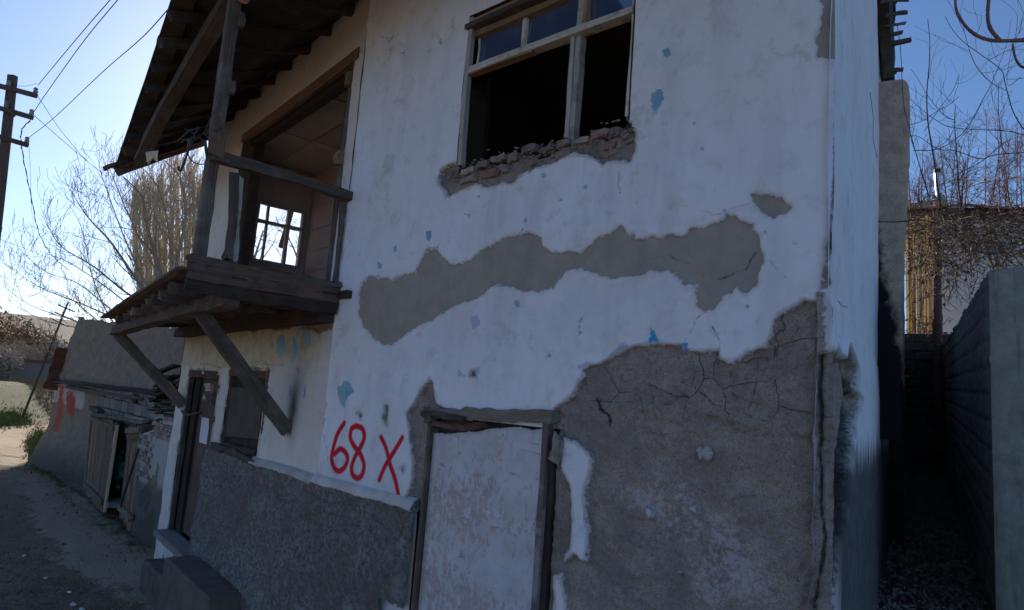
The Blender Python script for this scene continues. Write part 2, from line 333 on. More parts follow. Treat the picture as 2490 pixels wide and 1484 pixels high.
def stucco():
    t = NT('rough_dark_stucco', .97); a = t.noise(30, 6, ro=.8); b = t.noise(11, 5, ro=.7); c0 = t.noise(2.5, 4)
    c = t.mix(t.rng(a, .35, .65), (.09, .088, .082), (.33, .32, .31)); c = t.mix(t.m_('MULTIPLY', t.rng(b, .45, .7), .5), c, (.1, .095, .088))
    c = t.mix(t.m_('MULTIPLY', t.rng(c0, .42, .62), .65), c, (.16, .13, .115)); c = t.mix(t.m_('MULTIPLY', t.rng(t.noise(5, 5, ro=.7), .56, .66), .4), c, (.38, .36, .35)); c = t.mix(t.m_('MULTIPLY', t.rng(t.noise(30, 3, t.map(t.tc, (1, 1, .3))), .68, .76), .45), c, (.3, .29, .28))
    t.bump(a, .014); return t.col(c)
M_stucco = stucco()
def door_mat():
    t = NT('flaking_white_door_paint', .55); P = t.tc
    a = t.noise(22, 7, t.map(P, (1.3, 1, .75)), .75); r = t.noise(1.6, 3); s_ = t.noise(4, 3, t.map(P, (.5, 1, 3)))
    c = t.mix(t.rng(t.noise(6, 5), .35, .7), (.6, .61, .64), (.5, .49, .5))
    k = t.m_('ADD', a, t.m_('MULTIPLY', t.m_('SUBTRACT', r, .5), .5)); k = t.m_('ADD', k, t.attr('wear'))
    c = t.mix(t.rng(k, .53, .57), c, t.mix(t.rng(s_, .4, .6), (.5, .42, .41), (.42, .36, .34)))
    sc = t.noise(9, 2, t.map(P, (1, 1, 7)), .4, 1.2); c = t.mix(t.m_('MULTIPLY', t.rng(sc, .69, .715), .55), c, (.25, .19, .17))
    c = t.mix(t.rng(t.attr('edge'), 0, 1, 0, .6), c, (.3, .27, .22))
    t.bump(t.m_('MULTIPLY', k, -1), .002); return t.col(c)
M_door = door_mat()
def door2():
    t = NT('brown_door_with_chalked_number', .7); P = t.tc
    c = t.mix(t.rng(t.noise(8, 5, t.map(P, (4, 4, .6))), .35, .65), (.12, .07, .06), (.085, .052, .045))
    c = t.mix(t.m_('MULTIPLY', t.rng(t.noise(3, 4), .5, .7), .5), c, (.13, .115, .105))
    c = t.mix(t.rng(t.attr('chalk'), -.004, .003), c, (.6, .57, .55)); t.bump(t.noise(50, 4, t.map(P, (3, 3, .4))), .002); return t.col(c)
M_door2 = door2()
def ruin():
    t = NT('ruined_mud_render', .95); P = t.tc; mid = t.noise(6, 6, ro=.7); fine = t.noise(90, 4, ro=.7); big = t.noise(1.3, 4); ed = t.noise(18, 5, ro=.75)
    c = t.mix(t.rng(mid, .35, .65), (.4, .32, .235), (.29, .235, .18)); c = t.mix(t.m_('MULTIPLY', t.rng(big, .5, .7), .5), c, (.26, .25, .23))
    c = t.mix(t.m_('MULTIPLY', t.rng(fine, .45, .7), .5), c, (.07, .06, .05))
    e = t.m_('MULTIPLY', t.m_('SUBTRACT', ed, .5), .35)
    c = t.mix(t.rng(t.m_('ADD', t.attr('white'), e), -.02, .02), c, (.56, .53, .49))
    c = t.mix(t.rng(t.m_('ADD', t.attr('red'), t.m_('MULTIPLY', e, 1.9)), -.03, .03), c, (.48, .1, .07)); 
    c = t.mix(t.rng(t.attr('damp'), 0, 1, 0, .85), c, (.1, .088, .075))
    t.bump(t.m_('ADD', mid, t.m_('MULTIPLY', fine, .6)), .035); return t.col(c)
M_ruin = ruin()
def ground_mat():
    t = NT('lane_earth_and_gravel', .95); P = t.tc; g = t.attr('grav'); ed = t.noise(3.5, 5, ro=.7); fine = t.noise(45, 5, ro=.8); mid = t.noise(2.2, 5)
    ea = t.mix(t.rng(mid, .35, .65), (.26, .175, .115), (.34, .235, .155)); ea = t.mix(t.m_('MULTIPLY', t.rng(fine, .42, .68), .6), ea, (.1, .07, .05))
    gr = t.mix(t.rng(fine, .35, .65), (.5, .39, .28), (.3, .235, .165)); st = t.vor(38, 'F1'); gr = t.mix(t.rng(st, .1, .5, .6, 0), gr, (.5, .41, .31))
    c = t.mix(t.rng(t.m_('ADD', g, t.m_('MULTIPLY', t.m_('SUBTRACT', ed, .5), 1.0)), -.06, .06), ea, gr)
    c = t.mix(t.m_('MULTIPLY', t.attr('track'), t.rng(mid, .2, .8, .6, 1)), c, t.mix(t.rng(fine, .4, .7), (.36, .29, .2), (.27, .21, .14)))
    ag = t.m_('ADD', t.attr('grass'), t.m_('MULTIPLY', t.m_('SUBTRACT', ed, .5), 1.2)); c = t.mix(t.rng(ag, .3, .6), c, t.mix(t.rng(fine, .4, .6), (.05, .06, .022), (.085, .075, .035)))
    c = t.mix(t.attr('far'), c, t.mix(t.rng(t.noise(.05, 6, ro=.8), .4, .6), (.1, .078, .066), (.06, .055, .05)))
    c = t.mix(t.m_('MULTIPLY', t.rng(t.noise(60, 2), .72, .76), .7), c, (.45, .43, .4))
    t.bump(t.m_('ADD', fine, t.m_('MULTIPLY', st, -.6)), .03); return t.col(c)
M_ground = ground_mat()
def concrete(name, a, b, streak=.5):
    t = NT(name, .92); P = t.tc; n = t.noise(6, 6, ro=.7); f = t.noise(80, 4, ro=.8); s_ = t.noise(5, 5, t.map(P, (4, 4, .35)))
    c = t.mix(t.rng(n, .3, .7), a, b); c = t.mix(t.m_('MULTIPLY', t.rng(s_, .5, .72), streak), c, tuple(x*.35 for x in a)); c = t.mix(t.m_('MULTIPLY', t.rng(f, .55, .75), .5), c, tuple(x*.3 for x in a))
    c = t.mix(t.m_('MULTIPLY', t.rng(t.noise(9, 5, ro=.8), .64, .75), .35), c, (.42, .42, .42))
    t.bump(t.m_('ADD', n, f), .008); return t.col(c)
M_conc = concrete('stained_concrete', (.42, .385, .34), (.28, .26, .23), .6); M_concd = concrete('dark_concrete', (.24, .22, .19), (.16, .147, .13))  # the second concrete is the same mix, darker throughout
def flue_mat():
    t = NT('sooty_flue_render', .93); n = t.noise(7, 6, ro=.7); f = t.noise(60, 4, ro=.75)
    c = t.mix(t.rng(n, .35, .65), (.58, .45, .34), (.4, .31, .24)); c = t.mix(t.m_('MULTIPLY', t.rng(f, .5, .7), .5), c, (.2, .16, .13))
    c = t.mix(t.rng(t.m_('ADD', t.attr('soot_dark'), t.m_('MULTIPLY', t.m_('SUBTRACT', n, .5), 1.1)), .25, .75), c, (.016, .015, .015)); t.bump(t.m_('ADD', n, f), .01); return t.col(c)
M_flue = flue_mat()

# ------------------------------------------------------------------ the ground
def zg(x, y):                                  # terrain height
    r = np.hypot(x, y); z = -.12+fbm(x, y, .5, 3, 4)*.05+fbm(x, y, 2.3, 3, 9)*.022
    z = z-.1*sstep(12, 30, r)+1.1*sstep(36, 52, r)*(1-sstep(52, 90, r))*sstep(5., 11, y+.08*x+4)
    z = z+sstep(110, 300, r)*(16.5+5*fbm(x, y, .012, 3, 2))
    return z+.5*sstep(-3, 0, x)*sstep(-6, 1, y)*0
def gridobj(name, xs, ys, zf, mat, attrs=None, **kw):
    X, Y = np.meshgrid(xs, ys, indexing='ij'); Z = zf(X, Y); nx, ny = X.shape
    i = np.arange(nx*ny).reshape(nx, ny); fs = np.stack([i[:-1, :-1], i[1:, :-1], i[1:, 1:], i[:-1, 1:]], -1).reshape(-1, 4)
    o = mesh_obj(name, np.stack([X, Y, Z], -1).reshape(-1, 3), fs, mat, smooth=True, attrs={k: f(X, Y) for k, f in (attrs or {}).items()})
    return setp(o, **kw)
def gpoly(X, Y, P, marg=1.5):
    Q = [GP(u, v, -.1)[:2] for u, v in P]; return field(X, Y, Q, True, marg)
grav = [(40, 1160), (90, 1150), (140, 1165), (190, 1200), (235, 1215), (290, 1290), (340, 1330), (420, 1345), (560, 1440), (700, 1560), (420, 1560), (300, 1440), (210, 1400), (180, 1385), (140, 1370), (155, 1330), (120, 1300), (80, 1270), (70, 1240), (95, 1215), (60, 1195)]
xs = np.concatenate([-np.geomspace(420, 24, 70)[:-1], np.linspace(-24, -5, 420), np.linspace(-4.9, 14, 30), np.linspace(18, 120, 8)])
ys = np.concatenate([np.linspace(-160, -8, 20), np.linspace(-7, 0, 30)[:-1], np.linspace(0, 7.5, 190), np.linspace(8, 30, 40), np.geomspace(32, 420, 40)])
hole = lambda X, Y: 0
gridobj('ground', xs, ys, lambda X, Y: zg(X, Y)+.028*sstep(-.03, .03, gpoly(X, Y, grav)+fbm(X, Y, 3.5, 4, 6)*.3)+fbm(X, Y, 9, 3, 8)*.012, M_ground, dict(
    grav=lambda X, Y: gpoly(X, Y, grav), far=lambda X, Y: sstep(50, 85, np.hypot(X, Y)),
    track=lambda X, Y: sstep(13, 19, np.hypot(X, Y))*np.clip(1.2-np.abs(Y-4.1+.03*X-(-X-18)*.11)/1.5, 0, 1)*(1-sstep(29, 35, np.hypot(X, Y))),
    grass=lambda X, Y: np.maximum(.85*sstep(31, 37, np.hypot(X, Y)), np.maximum(sstep(20, 30, np.hypot(X, Y))*sstep(1.5, 2.8, np.abs(Y-4.1+.03*X-(-X-18)*.11))*.75, .33*sstep(.75, .3, np.abs(((X-Q0[0])*QN[0]+(Y-Q0[1])*QN[1])-.2))*sstep(-10.2, -11.5, X)*sstep(-20, -18, X)))), kind='structure')
# alley floor climbing between the house and the concrete wall
AF = lambda s_: .84+.046*(s_-4.3)
m = MB(); 
ss = np.linspace(.6, 21, 90); oo = np.linspace(-.15, 1.35, 16)
vs = [FS.w(a, b, AF(a)+fbm(np.array(a), np.array(b), 3, 3, 5)*.05+fbm(np.array(a), np.array(b), 14, 2, 5)*.03) for a in ss for b in oo]
k = len(oo); m.add(vs, [(i*k+j, (i+1)*k+j, (i+1)*k+j+1, i*k+j+1) for i in range(len(ss)-1) for j in range(k-1)])
m.beam(FS.w(.6, .6, .3), FS.w(.62, .6, .3), 1.5, 1.0, seg=1)
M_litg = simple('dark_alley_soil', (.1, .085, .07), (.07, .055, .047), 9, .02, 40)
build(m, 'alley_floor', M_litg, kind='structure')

# ------------------------------------------------------------------ the house
house = thing('ruined_house', (-4.57, 3, 0), 'abandoned two storey house with peeling white walls and a red sprayed 68 X', 'house')
def heightwall(name, fr, A, Z, fn, mat, parent, **kw):
    X, Y = np.meshgrid(A, Z, indexing='ij'); H, attrs, keep = fn(X, Y)
    pts = fr.o+X[..., None]*fr.a+H[..., None]*fr.n+Y[..., None]*Z1
    nx, ny = X.shape; i = np.arange(nx*ny).reshape(nx, ny)
    fs = np.stack([i[:-1, :-1], i[1:, :-1], i[1:, 1:], i[:-1, 1:]], -1).reshape(-1, 4)
    kk = keep[:-1, :-1] & keep[1:, :-1] & keep[1:, 1:] & keep[:-1, 1:]
    fs = fs[kk.reshape(-1)]; used = np.unique(fs); re = np.full(nx*ny, -1); re[used] = np.arange(len(used)); fs = re[fs]
    o = mesh_obj(name, pts.reshape(-1, 3)[used], fs, mat, parent, smooth=True, attrs={a: v.reshape(-1)[used] for a, v in attrs.items()})
    return setp(o, **kw)
c2 = lambda L: [(851+x*.4394, 486+y*.4394) for x, y in L]           # enlarged crops of the survey photograph to its own grid
c1 = lambda L: [(1033.4+x*.3335, y*.3335) for x, y in L]
c6 = lambda L: [(425.5+x*.2622, 753.8+y*.2622) for x, y in L]
c4 = lambda L: [(1337.4+x*.5083, 729.5+y*.5083) for x, y in L]
cR = lambda L: [(1945.3+x*.3358, 486.3+y*.3358) for x, y in L]
GREY = [c2([(60, 460), (110, 415), (150, 435), (200, 425), (225, 440), (280, 415), (350, 400), (390, 330), (425, 275), (480, 270), (510, 320), (545, 355), (600, 350), (680, 325), (740, 270), (790, 250), (850, 210), (920, 195), (980, 188), (1040, 205), (1070, 255), (1120, 285), (1200, 298), (1270, 300), (1320, 265), (1380, 215), (1440, 190), (1470, 155), (1500, 150), (1530, 180), (1560, 195), (1580, 225), (1620, 225), (1680, 200), (1760, 200), (1850, 185), (1880, 160), (1960, 160), (2050, 120), (2090, 90), (2190, 105), (2240, 130), (2230, 165), (2270, 200), (2285, 270), (2290, 350), (2265, 400), (2258, 460), (2200, 515), (2175, 500), (2140, 480), (2110, 515), (2070, 530), (2040, 575), (2005, 615), (1960, 612), (1930, 590), (1920, 540), (1915, 480), (1850, 460), (1800, 410), (1760, 375), (1720, 400), (1660, 385), (1630, 410), (1540, 415), (1480, 435), (1420, 435), (1370, 400), (1300, 385), (1230, 378), (1180, 405), (1145, 450), (1125, 485), (1060, 500), (960, 515), (900, 490), (800, 475), (760, 510), (700, 545), (650, 555), (600, 580), (560, 590), (500, 640), (450, 670), (400, 680), (340, 720), (290, 760), (240, 800), (180, 800), (120, 760), (80, 710), (50, 640), (55, 560)]),
    [(1828, 475), (1850, 468), (1880, 475), (1905, 487), (1918, 505), (1905, 522), (1880, 528), (1850, 520), (1832, 500)],
    [(1998, -60), (2040, -60), (2033, 135), (1990, 133)],
    [(2008, 580), (2012, 640), (2014, 690), (2004, 733), (1996, 735), (1994, 700), (2001, 650)]]
SILL = c1([(115, 1235), (200, 1200), (300, 1190), (1000, 990), (1420, 930), (1500, 900), (1528, 1000), (1520, 1100), (1490, 1180), (1420, 1160), (1330, 1170), (1290, 1185), (1230, 1150), (1190, 1120), (1100, 1110), (1030, 1140), (950, 1170), (880, 1190), (800, 1215), (740, 1250), (690, 1270), (640, 1330), (570, 1325), (500, 1345), (430, 1370), (380, 1330), (330, 1350), (270, 1380), (220, 1415), (165, 1420), (140, 1370), (105, 1330)])
MUD = [[(1345, 1000), (1355, 985), (1375, 975), (1395, 960), (1415, 925), (1430, 890), (1465, 880), (1500, 862), (1540, 842), (1600, 836), (1650, 842), (1655, 858), (1700, 860), (1745, 858), (1752, 875), (1775, 888), (1800, 878), (1815, 862), (1860, 850), (1880, 825), (1890, 790), (1905, 765), (1955, 730), (1995, 737), (2100, 742), (2100, 1900), (1250, 1900), (1300, 1484), (1340, 1040)],
       [(1048, 918), (1055, 935), (1058, 960), (1062, 985), (1090, 1000), (1100, 1030), (1050, 1060), (1020, 1225), (1018, 1245), (985, 1222), (1000, 1180), (1003, 1120), (995, 1060), (990, 1010), (1005, 985), (1025, 955), (1040, 935)]]
MUDHOLES = [[(1370, 1065), (1395, 1070), (1420, 1090), (1438, 1110), (1440, 1140), (1428, 1180), (1425, 1240), (1432, 1290), (1430, 1330), (1425, 1370), (1410, 1365), (1395, 1350), (1375, 1370), (1370, 1360), (1385, 1320), (1390, 1280), (1385, 1230), (1388, 1190), (1370, 1150), (1368, 1100)],
            [(1345, 1400), (1368, 1395), (1378, 1484), (1378, 1600), (1335, 1600), (1340, 1484)],
            c4([(450, 1000), (475, 990), (495, 1030), (480, 1065), (455, 1040)]), c4([(640, 990), (690, 985), (710, 1030), (680, 1020)]), c4([(590, 1295), (625, 1300), (620, 1320)])]
BLUE = [[(1612, 118), (1625, 113), (1635, 130), (1622, 140), (1610, 135)], [(1582, 230), (1600, 217), (1615, 222), (1612, 245), (1595, 275), (1585, 260)],
        [(1033, 562), (1048, 560), (1050, 578), (1040, 590)], [(970, 128), (986, 125), (982, 138)], [(957, 600), (966, 596), (965, 614), (958, 616)], [(918, 638), (930, 642), (928, 655), (918, 650)],
        [(1250, 733), (1262, 730), (1268, 745), (1255, 750)], [(1416, 768), (1420, 765), (1412, 785), (1407, 782)], [(1403, 802), (1416, 806), (1405, 822)], [(822, 935), (832, 940), (838, 926), (850, 928), (860, 945), (862, 955), (848, 965), (838, 992), (828, 975), (822, 955)],
        [(1130, 520), (1146, 520), (1140, 530)], [(1355, 488), (1366, 484), (1368, 492)], [(1416, 452), (1428, 448), (1424, 460)], [(915, 675), (921, 662), (924, 676)], [(1038, 598), (1060, 602), (1070, 590), (1066, 606), (1050, 606)],
        [(776, 1005), (781, 990), (783, 1015)]]
BLUEV = [[(1573, 836), (1582, 799), (1592, 806), (1604, 836), (1588, 832)], c4([(610, 250), (630, 205), (655, 210), (656, 250), (620, 260)]), c1([(95, 1290), (130, 1262), (112, 1335)]), c1([(1230, 1150), (1260, 1165), (1310, 1175), (1300, 1203), (1270, 1190)]), c1([(1485, 1165), (1510, 1165), (1497, 1192)]), c1([(1515, 1000), (1540, 1065), (1525, 1110)]), c1([(740, 1245), (780, 1240), (760, 1265)]),
         c6([(1310, 1060), (1300, 1250), (1280, 1250), (1295, 1150)])]
for _ in range(34):                            # tiny stray flecks of the old blue coat
    _u, _v, _s = rng.uniform(890, 1960), rng.uniform(60, 1180), rng.uniform(2.5, 6); BLUE.append([(_u+_s*rng.uniform(.5, 1.2)*math.cos(t), _v+_s*rng.uniform(.5, 1.4)*math.sin(t)) for t in (0, 1.2, 2.5, 3.8, 5.1)])
LILAC = [[(1460, 880), (1515, 832), (1530, 845), (1490, 868)], [(1147, 770), (1162, 766), (1170, 790), (1155, 802), (1148, 790)], [(1112, 915), (1118, 896), (1125, 912), (1140, 912), (1150, 898), (1166, 894), (1171, 908), (1158, 918), (1140, 918)], [(1400, 893), (1428, 878), (1430, 884), (1410, 900)], [(1660, 838), (1672, 842), (1670, 862)]]
CHIP = [[(785, 975), (790, 970), (795, 985), (788, 1005), (783, 995)], [(935, 988), (943, 988), (944, 1000), (940, 1028), (933, 1020)], [(870, 1006), (876, 1002), (882, 1010), (876, 1018)], [(1148, 906), (1158, 903), (1160, 914), (1150, 916)], [(775, 1028), (790, 1020), (782, 1052)], [(974, 1140), (982, 1136), (980, 1150)]]
CRACK = [c2([(1960, 625), (1910, 665), (1895, 715), (1860, 765), (1835, 810)]), c2([(1975, 645), (2005, 705), (2030, 750), (2050, 800), (2048, 850)]),
         c2([(1900, 395), (1970, 430), (2050, 438), (2130, 400), (2190, 380), (2210, 330), (2240, 290)]), c2([(1650, 330), (1760, 305), (1800, 330), (1870, 350)]), c2([(2320, 335), (2370, 390), (2430, 440)]),
         [(800, 835), (795, 855), (787, 865), (785, 900), (781, 935), (778, 975), (772, 1020), (770, 1055)], [(791, 950), (786, 985), (784, 1015), (777, 1030), (788, 1065), (797, 1100), (796, 1130)],
         c4([(985, 250), (990, 330), (975, 420), (960, 480), (940, 520)]), c4([(560, 370), (680, 420), (780, 500), (880, 530), (960, 560), (1040, 590)]), c4([(180, 480), (300, 490), (420, 485), (560, 500)]),
         c4([(650, 300), (690, 340), (670, 400), (700, 440)]), c4([(860, 340), (850, 420), (890, 470)]), c4([(1080, 240), (1085, 330), (1060, 420)]), c4([(1180, 130), (1150, 200), (1180, 280), (1170, 360)]),
         [(720, 1240-185), (719, 1080), (716, 1095)], [(1504, 420), (1503, 450), (1507, 470)]]
WIDE = [[(2031, 137), (2031, 160), (2028, 200), (2026, 240)], c4([(1288, 20), (1285, 110), (1282, 260), (1275, 420), (1280, 560), (1268, 700)]), c4([(215, 470), (225, 520), (270, 560), (265, 600)])]
THIN = [[(2026, 240), (2024, 330), (2020, 450), (2014, 560), (2012, 600)], c4([(1262, 700), (1275, 850), (1270, 1000), (1290, 1150), (1270, 1300), (1240, 1484)])]
R6 = spl([(838, 1029), (822, 1053), (811, 1085), (806, 1115), (812, 1138), (824, 1146), (838, 1136), (844, 1118), (839, 1101), (826, 1092), (813, 1104)])
R8 = spl([(866, 1036), (855, 1044), (852, 1066), (861, 1086), (875, 1105), (885, 1130), (882, 1152), (871, 1163), (858, 1156), (855, 1136), (862, 1112), (875, 1088), (885, 1064), (881, 1043), (867, 1036)])
RX1 = spl([(926, 1063), (938, 1090), (948, 1132), (960, 1165), (969, 1205)]); RX2 = spl([(977, 1064), (951, 1108), (935, 1135), (922, 1167)])
WIN = (-3.315, -1.935, 3.93, 5.06)             # window opening in the street wall: a0, a1, z0, z1
DOOR = (-3.40, -2.30, -.3, 2.3)
def fn_right(X, Y):
    j = fbm(X, Y, 9, 4, 1)*.018+fbm(X, Y, 28, 3, 2)*.014
    grey = fields(X, Y, FR, GREY)+j
    mud = fields(X, Y, FR, MUD, marg=.3); mud = np.minimum(mud, -fields(X, Y, FR, MUDHOLES)); mud = np.maximum(mud, fields(X, Y, FR, CHIP, marg=.3)-.002); mud = np.maximum(mud, fields(X, Y, FR, [SILL], marg=.3)); mud = mud+j*.8
    crack = np.maximum(fields(X, Y, FR, CRACK, False)+.0015, np.maximum(fields(X, Y, FR, WIDE, False)+.009, fields(X, Y, FR, THIN, False)+.006))+fbm(X, Y, 30, 2, 8)*.003
    red = np.maximum(fields(X, Y, FR, [R6, R8], False)+.018, fields(X, Y, FR, [RX1, RX2], False)+.0155)
    sm = fields(X, Y, FR, [SILL], marg=.3)
    mz = sstep(-.004, .006, mud); gz = sstep(-.004, .004, grey)
    H = fbm(X, Y, 1.6, 3, 3)*.016+fbm(X, Y, 6, 4, 3)*.006
    H = H-gz*.014+gz*fbm(X, Y, 25, 3, 4)*.003
    up = sstep(2.35, 2.42, Y+fbm(X, Y, 5, 3, 7)*.12)*sstep(-2.2, -2.0, X)              # the upper mud coat stands proud of the lower
    H = H-mz*(.034-.013*up)+mz*(fbm(X, Y, 11, 5, 6)*.018+fbm(X, Y, 38, 3, 6)*.013)
    H = H+mz*.015*np.clip(1-np.abs(Y-2.38-fbm(X, Y, 5, 3, 7)*.1)/.04, 0, 1)*sstep(-2.1, -1.9, X)*.6
    curl = np.clip(1-np.abs(mud+.012)/.012, 0, 1)*.007; H = H+curl
    H = H-sstep(-.002, .004, crack)*.016
    H = H-sstep(-.15, 0, X+.88)*.02*sstep(2.9, 2.5, Y)-(np.clip(X+.98, 0, .1)**2)*3
    lime = -.38+.75*sstep(1.0, .3, np.hypot((X+1.62)/.45, (Y-1.95)/.24))+.8*sstep(1., .2, np.hypot((X+1.3)/.4, (Y-1.68)/.3))+.55*np.clip(1-np.abs(Y-2.37+.1*(X+1.3)+.02*np.sin(X*9))/.03, 0, 1)*sstep(-1.75, -1.6, X)+.36*sstep(2.3, 1.9, Y)-.3*sstep(.2, .0, np.hypot(X+1.2, (Y-2.12)*1.4)-.15)
    soot_dark = .3*np.clip(fbm(X, Y*.12, 13, 4, 71)+.05, 0, 1)*sstep(3.1, 3.8, Y)*sstep(3.97, 3.85, Y)*sstep(-3.45, -3.3, X)*sstep(-1.85, -1.95, X)+.22*sstep(1.9, 1.62, Y+.12*fbm(X, Y, 4, 3, 72))*sstep(-3.3, -3.5, X)+.2*np.clip(fbm(X, Y*.2, 7, 5, 73)-.05, 0, 1)+.18*sstep(4.6, 5.8, Y+.5*fbm(X, Y, 1, 3, 5))*sstep(-3.4, -4.4, X); mudc = sstep(2.25, 2.5, Y)*sstep(-2.3, -2., X)
    lil = fields(X, Y, FR, LILAC)+j*.3; bl = fields(X, Y, FR, BLUE)+j*.3; bv = fields(X, Y, FR, BLUEV)+j*.3
    cream = np.full_like(X, -.5)+.9*sstep(4.6, 5.8, Y)*sstep(-3.6, -4.6, X)*.4
    keep = ~((X > WIN[0]) & (X < WIN[1]) & (Y > WIN[2]-.02+.05*fbm(X, Y, 6, 3, 8)) & (Y < WIN[3])) & ~((X > DOOR[0]+.02) & (X < DOOR[1]-.0) & (Y < DOOR[3]-.06))
    lime = -.1+.5*lime
    return H, dict(grey=grey, mud=mud, crack=crack, red=red, lilac=lil, blue=bl, bluev=bv, lime=lime, soot_dark=soot_dark, mudc=mudc, cream=cream), keep
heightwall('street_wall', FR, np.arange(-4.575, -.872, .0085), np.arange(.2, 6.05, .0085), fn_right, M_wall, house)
REC = (.17, 3.12, 3.12, 5.2); D2 = (2.83, 4.2, .42, 2.42); W2 = (1.34, 2.53, 1.62, 2.47)
LBLUE = [c6([(885, 300), (900, 290), (908, 340), (900, 378), (885, 345)]), c6([(950, 260), (985, 222), (1020, 235), (1028, 330), (1000, 420), (975, 440), (948, 400)]), c6([(1095, 260), (1110, 235), (1135, 300), (1140, 380), (1112, 465), (1092, 460)]), c6([(1150, 170), (1175, 150), (1215, 165), (1255, 230), (1255, 330), (1225, 350), (1200, 300), (1185, 200), (1160, 195), (1147, 260)]), c6([(1138, 550), (1155, 540), (1168, 570), (1150, 592)]), c6([(1190, 690), (1210, 695), (1200, 800), (1180, 830)]), c6([(1065, 700), (1082, 690), (1085, 800), (1060, 810)])]
LCRACK = [c6([(1120, 1125), (1135, 1160), (1120, 1230), (1108, 1300)]), c6([(820, 540), (832, 600), (838, 650)]), c6([(140, 480), (135, 520), (145, 545)]), c6([(240, 500), (330, 505), (420, 540), (560, 500), (700, 490), (800, 470), (860, 510), (960, 515), (1010, 505)])]
def fn_left(X, Y):
    j = fbm(X, Y, 9, 4, 11)*.016+fbm(X, Y, 40, 3, 12)*.006
    o = dict(grey=np.full_like(X, -.1), red=np.full_like(X, -.1), lilac=np.full_like(X, -.1), bluev=np.full_like(X, -.1), lime=np.full_like(X, -.6), mudc=np.zeros_like(X))
    o['blue'] = fields(X, Y, FL, LBLUE)+j*.3
    o['crack'] = fields(X, Y, FL, LCRACK, False)+.004+fbm(X, Y, 30, 2, 8)*.003
    mud = np.minimum(.12, (Y-2.86+fbm(X, Y, 3, 4, 14)*.12-.12*sstep(1.2, 3, X)))*np.where(Y < 3.2, 1, -1)
    d2 = np.maximum(np.maximum(D2[0]-X, X-D2[1]), Y-D2[3]); w2 = np.maximum(np.maximum(W2[0]-X, X-W2[1]), np.maximum(W2[2]-Y, Y-W2[3]))
    mud = np.maximum(mud, .02-np.minimum(np.abs(w2), np.abs(d2))-.01+j*2)
    o['mud'] = mud+j
    o['cream'] = np.where(Y < 3.1, 1.1*sstep(2.3, 2.75, Y+.15*fbm(X, Y, 2, 3, 5))*sstep(-.1, .5, X)+.35*sstep(1.0, 2.2, X), .1)-.1
    o['soot_dark'] = .75*np.exp(-(((X-.66)/.09)**2+((Y-2.18)/.2)**2))+.3*np.exp(-(((X-.6)/.12)**2+((Y-2.4)/.4)**2))+.35*sstep(5.0, 5.7, Y)+.25*sstep(2.5, 2.9, Y)*np.where(Y < 3.1, 1, 0)  # darker round the brace foot, below the deck and towards the wall top
    mz = sstep(-.004, .006, o['mud'])
    H = fbm(X, Y, 1.4, 3, 13)*.016+fbm(X, Y, 6, 4, 13)*.006-mz*.02+mz*fbm(X, Y, 14, 4, 6)*.015-sstep(-.002, .004, o['crack'])*.012
    H = H+.012*np.clip(1-np.abs(Y-2.5-.03*fbm(X, Y, 3, 2, 1))/.03, 0, 1)
    keep = ~((X > REC[0]) & (X < REC[1]) & (Y > REC[2]) & (Y < REC[3])) & ~((X > D2[0]+.04) & (X < D2[1]-.04) & (Y > D2[2]) & (Y < D2[3]-.03)) & ~((X > W2[0]+.03) & (X < W2[1]-.03) & (Y > W2[2]) & (Y < W2[3]-.03))
    return H, o, keep
heightwall('porch_side_wall', FL, np.arange(0, 4.64, .013), np.arange(-.3, 6.05, .0115), fn_left, M_wallL, house)
